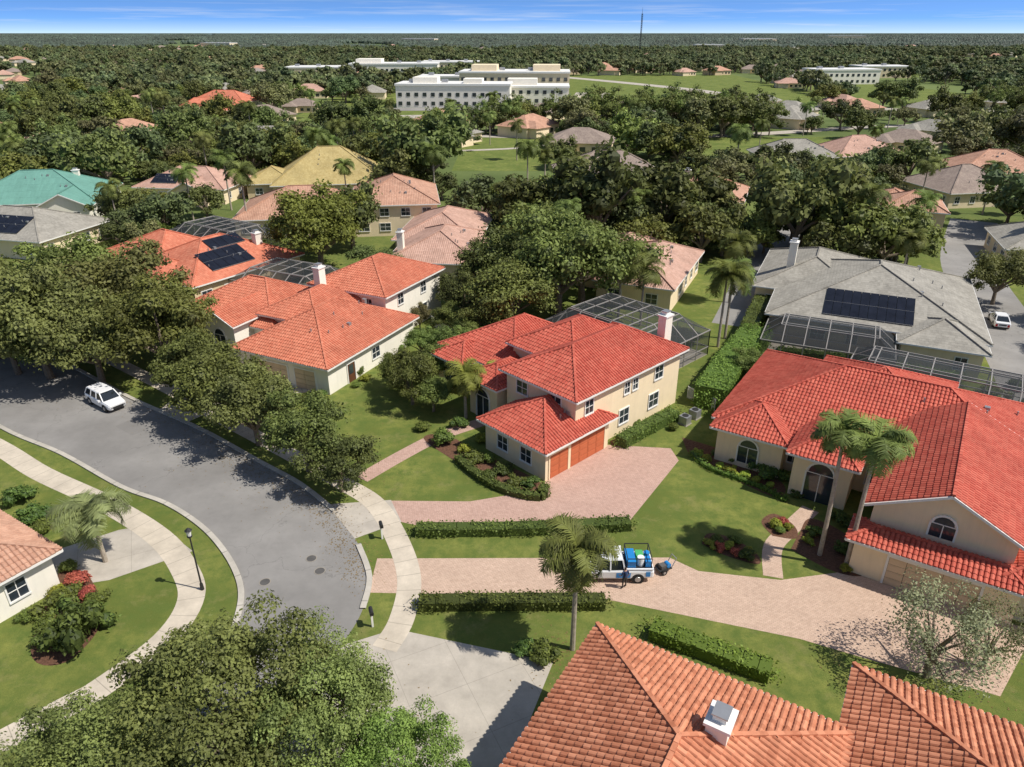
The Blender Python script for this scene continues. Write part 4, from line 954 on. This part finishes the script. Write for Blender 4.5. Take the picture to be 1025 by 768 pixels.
# ------------------------------------------------------------------ light, sky, camera
SD=Vector((.56,-.16,.81)).normalized()
el=math.asin(SD.z); az=math.atan2(SD.x,SD.y)
w=bpy.data.worlds.new("World"); scene.world=w; w.use_nodes=True; nt=w.node_tree; nt.nodes.clear()
N=nt.nodes.new; Lk=nt.links.new
out=N('ShaderNodeOutputWorld'); bg=N('ShaderNodeBackground'); bg.inputs[1].default_value=.125
sky=N('ShaderNodeTexSky'); sky.sky_type='NISHITA'; sky.sun_disc=False; sky.sun_elevation=el; sky.sun_rotation=az; sky.altitude=0; sky.air_density=1.0; sky.dust_density=.5; sky.ozone_density=1.6
tc=N('ShaderNodeTexCoord'); sp=N('ShaderNodeSeparateXYZ'); Lk(tc.outputs['Generated'],sp.inputs[0])
def mt(op,a,b=None):
    x=N('ShaderNodeMath'); x.operation=op
    for i,v in enumerate((a,b)):
        if v is None: continue
        if isinstance(v,(int,float)): x.inputs[i].default_value=v
        else: Lk(v,x.inputs[i])
    return x.outputs[0]
z=mt('MAXIMUM',sp.outputs[2],0); zz=mt('ADD',mt('MULTIPLY',mt('POWER',z,.5),1.5),.06)
cb=N('ShaderNodeCombineXYZ'); Lk(sp.outputs[0],cb.inputs[0]); Lk(sp.outputs[1],cb.inputs[1]); Lk(zz,cb.inputs[2])
nv=N('ShaderNodeVectorMath'); nv.operation='NORMALIZE'; Lk(cb.outputs[0],nv.inputs[0]); Lk(nv.outputs[0],sky.inputs[0])
mp=N('ShaderNodeMapping'); mp.inputs['Scale'].default_value=(4,4,120); Lk(tc.outputs['Generated'],mp.inputs[0])
ns=N('ShaderNodeTexNoise'); ns.inputs['Scale'].default_value=1.6; ns.inputs['Detail'].default_value=7; ns.inputs['Roughness'].default_value=.6; Lk(mp.outputs[0],ns.inputs[0])
mr=N('ShaderNodeMapRange'); mr.inputs[1].default_value=.50; mr.inputs[2].default_value=.74; Lk(ns.outputs[0],mr.inputs[0])
fade=N('ShaderNodeMapRange'); fade.inputs[1].default_value=.05; fade.inputs[2].default_value=.0; Lk(z,fade.inputs[0])
haze=N('ShaderNodeMapRange'); haze.inputs[1].default_value=.014; haze.inputs[2].default_value=.0; Lk(z,haze.inputs[0])
cf=mt('MULTIPLY',mr.outputs[0],fade.outputs[0]); cf=mt('MAXIMUM',mt('MULTIPLY',cf,.65),mt('MULTIPLY',haze.outputs[0],.45))
mx=N('ShaderNodeMix'); mx.data_type='RGBA'; Lk(cf,mx.inputs[0]); mx.inputs[7].default_value=(6.6,7.0,7.5,1)
tn=N('ShaderNodeMix'); tn.data_type='RGBA'; tn.blend_type='MULTIPLY'; tn.inputs[0].default_value=1
tf=N('ShaderNodeMix'); tf.data_type='RGBA'; tr_=N('ShaderNodeMapRange'); tr_.inputs[1].default_value=.03; tr_.inputs[2].default_value=.2; Lk(z,tr_.inputs[0]); Lk(tr_.outputs[0],tf.inputs[0]); tf.inputs[6].default_value=(.80,1.16,1.6,1); tf.inputs[7].default_value=(1.08,1.0,.92,1)
Lk(sky.outputs[0],tn.inputs[6]); Lk(tf.outputs[2],tn.inputs[7]); Lk(tn.outputs[2],mx.inputs[6])
Lk(mx.outputs[2],bg.inputs[0]); Lk(bg.outputs[0],out.inputs[0])
sl=bpy.data.lights.new('sun','SUN'); sl.energy=5.0; sl.angle=R(.53); sl.color=(1,.955,.88)
so=bpy.data.objects.new('sun',sl); COL.objects.link(so); so.rotation_euler=SD.to_track_quat('Z','Y').to_euler(); so.location=(0,0,60)
cd=bpy.data.cameras.new('camera'); cam=bpy.data.objects.new('camera',cd); COL.objects.link(cam)
cam.location=(0,0,33); cam.rotation_euler=(R(90-26),0,0); cd.sensor_width=36; cd.lens=36*720/1024; cd.clip_end=80000; cd.clip_start=.5
scene.camera=cam
scene.view_settings.view_transform='Standard'; scene.view_settings.look='None'; scene.view_settings.exposure=0
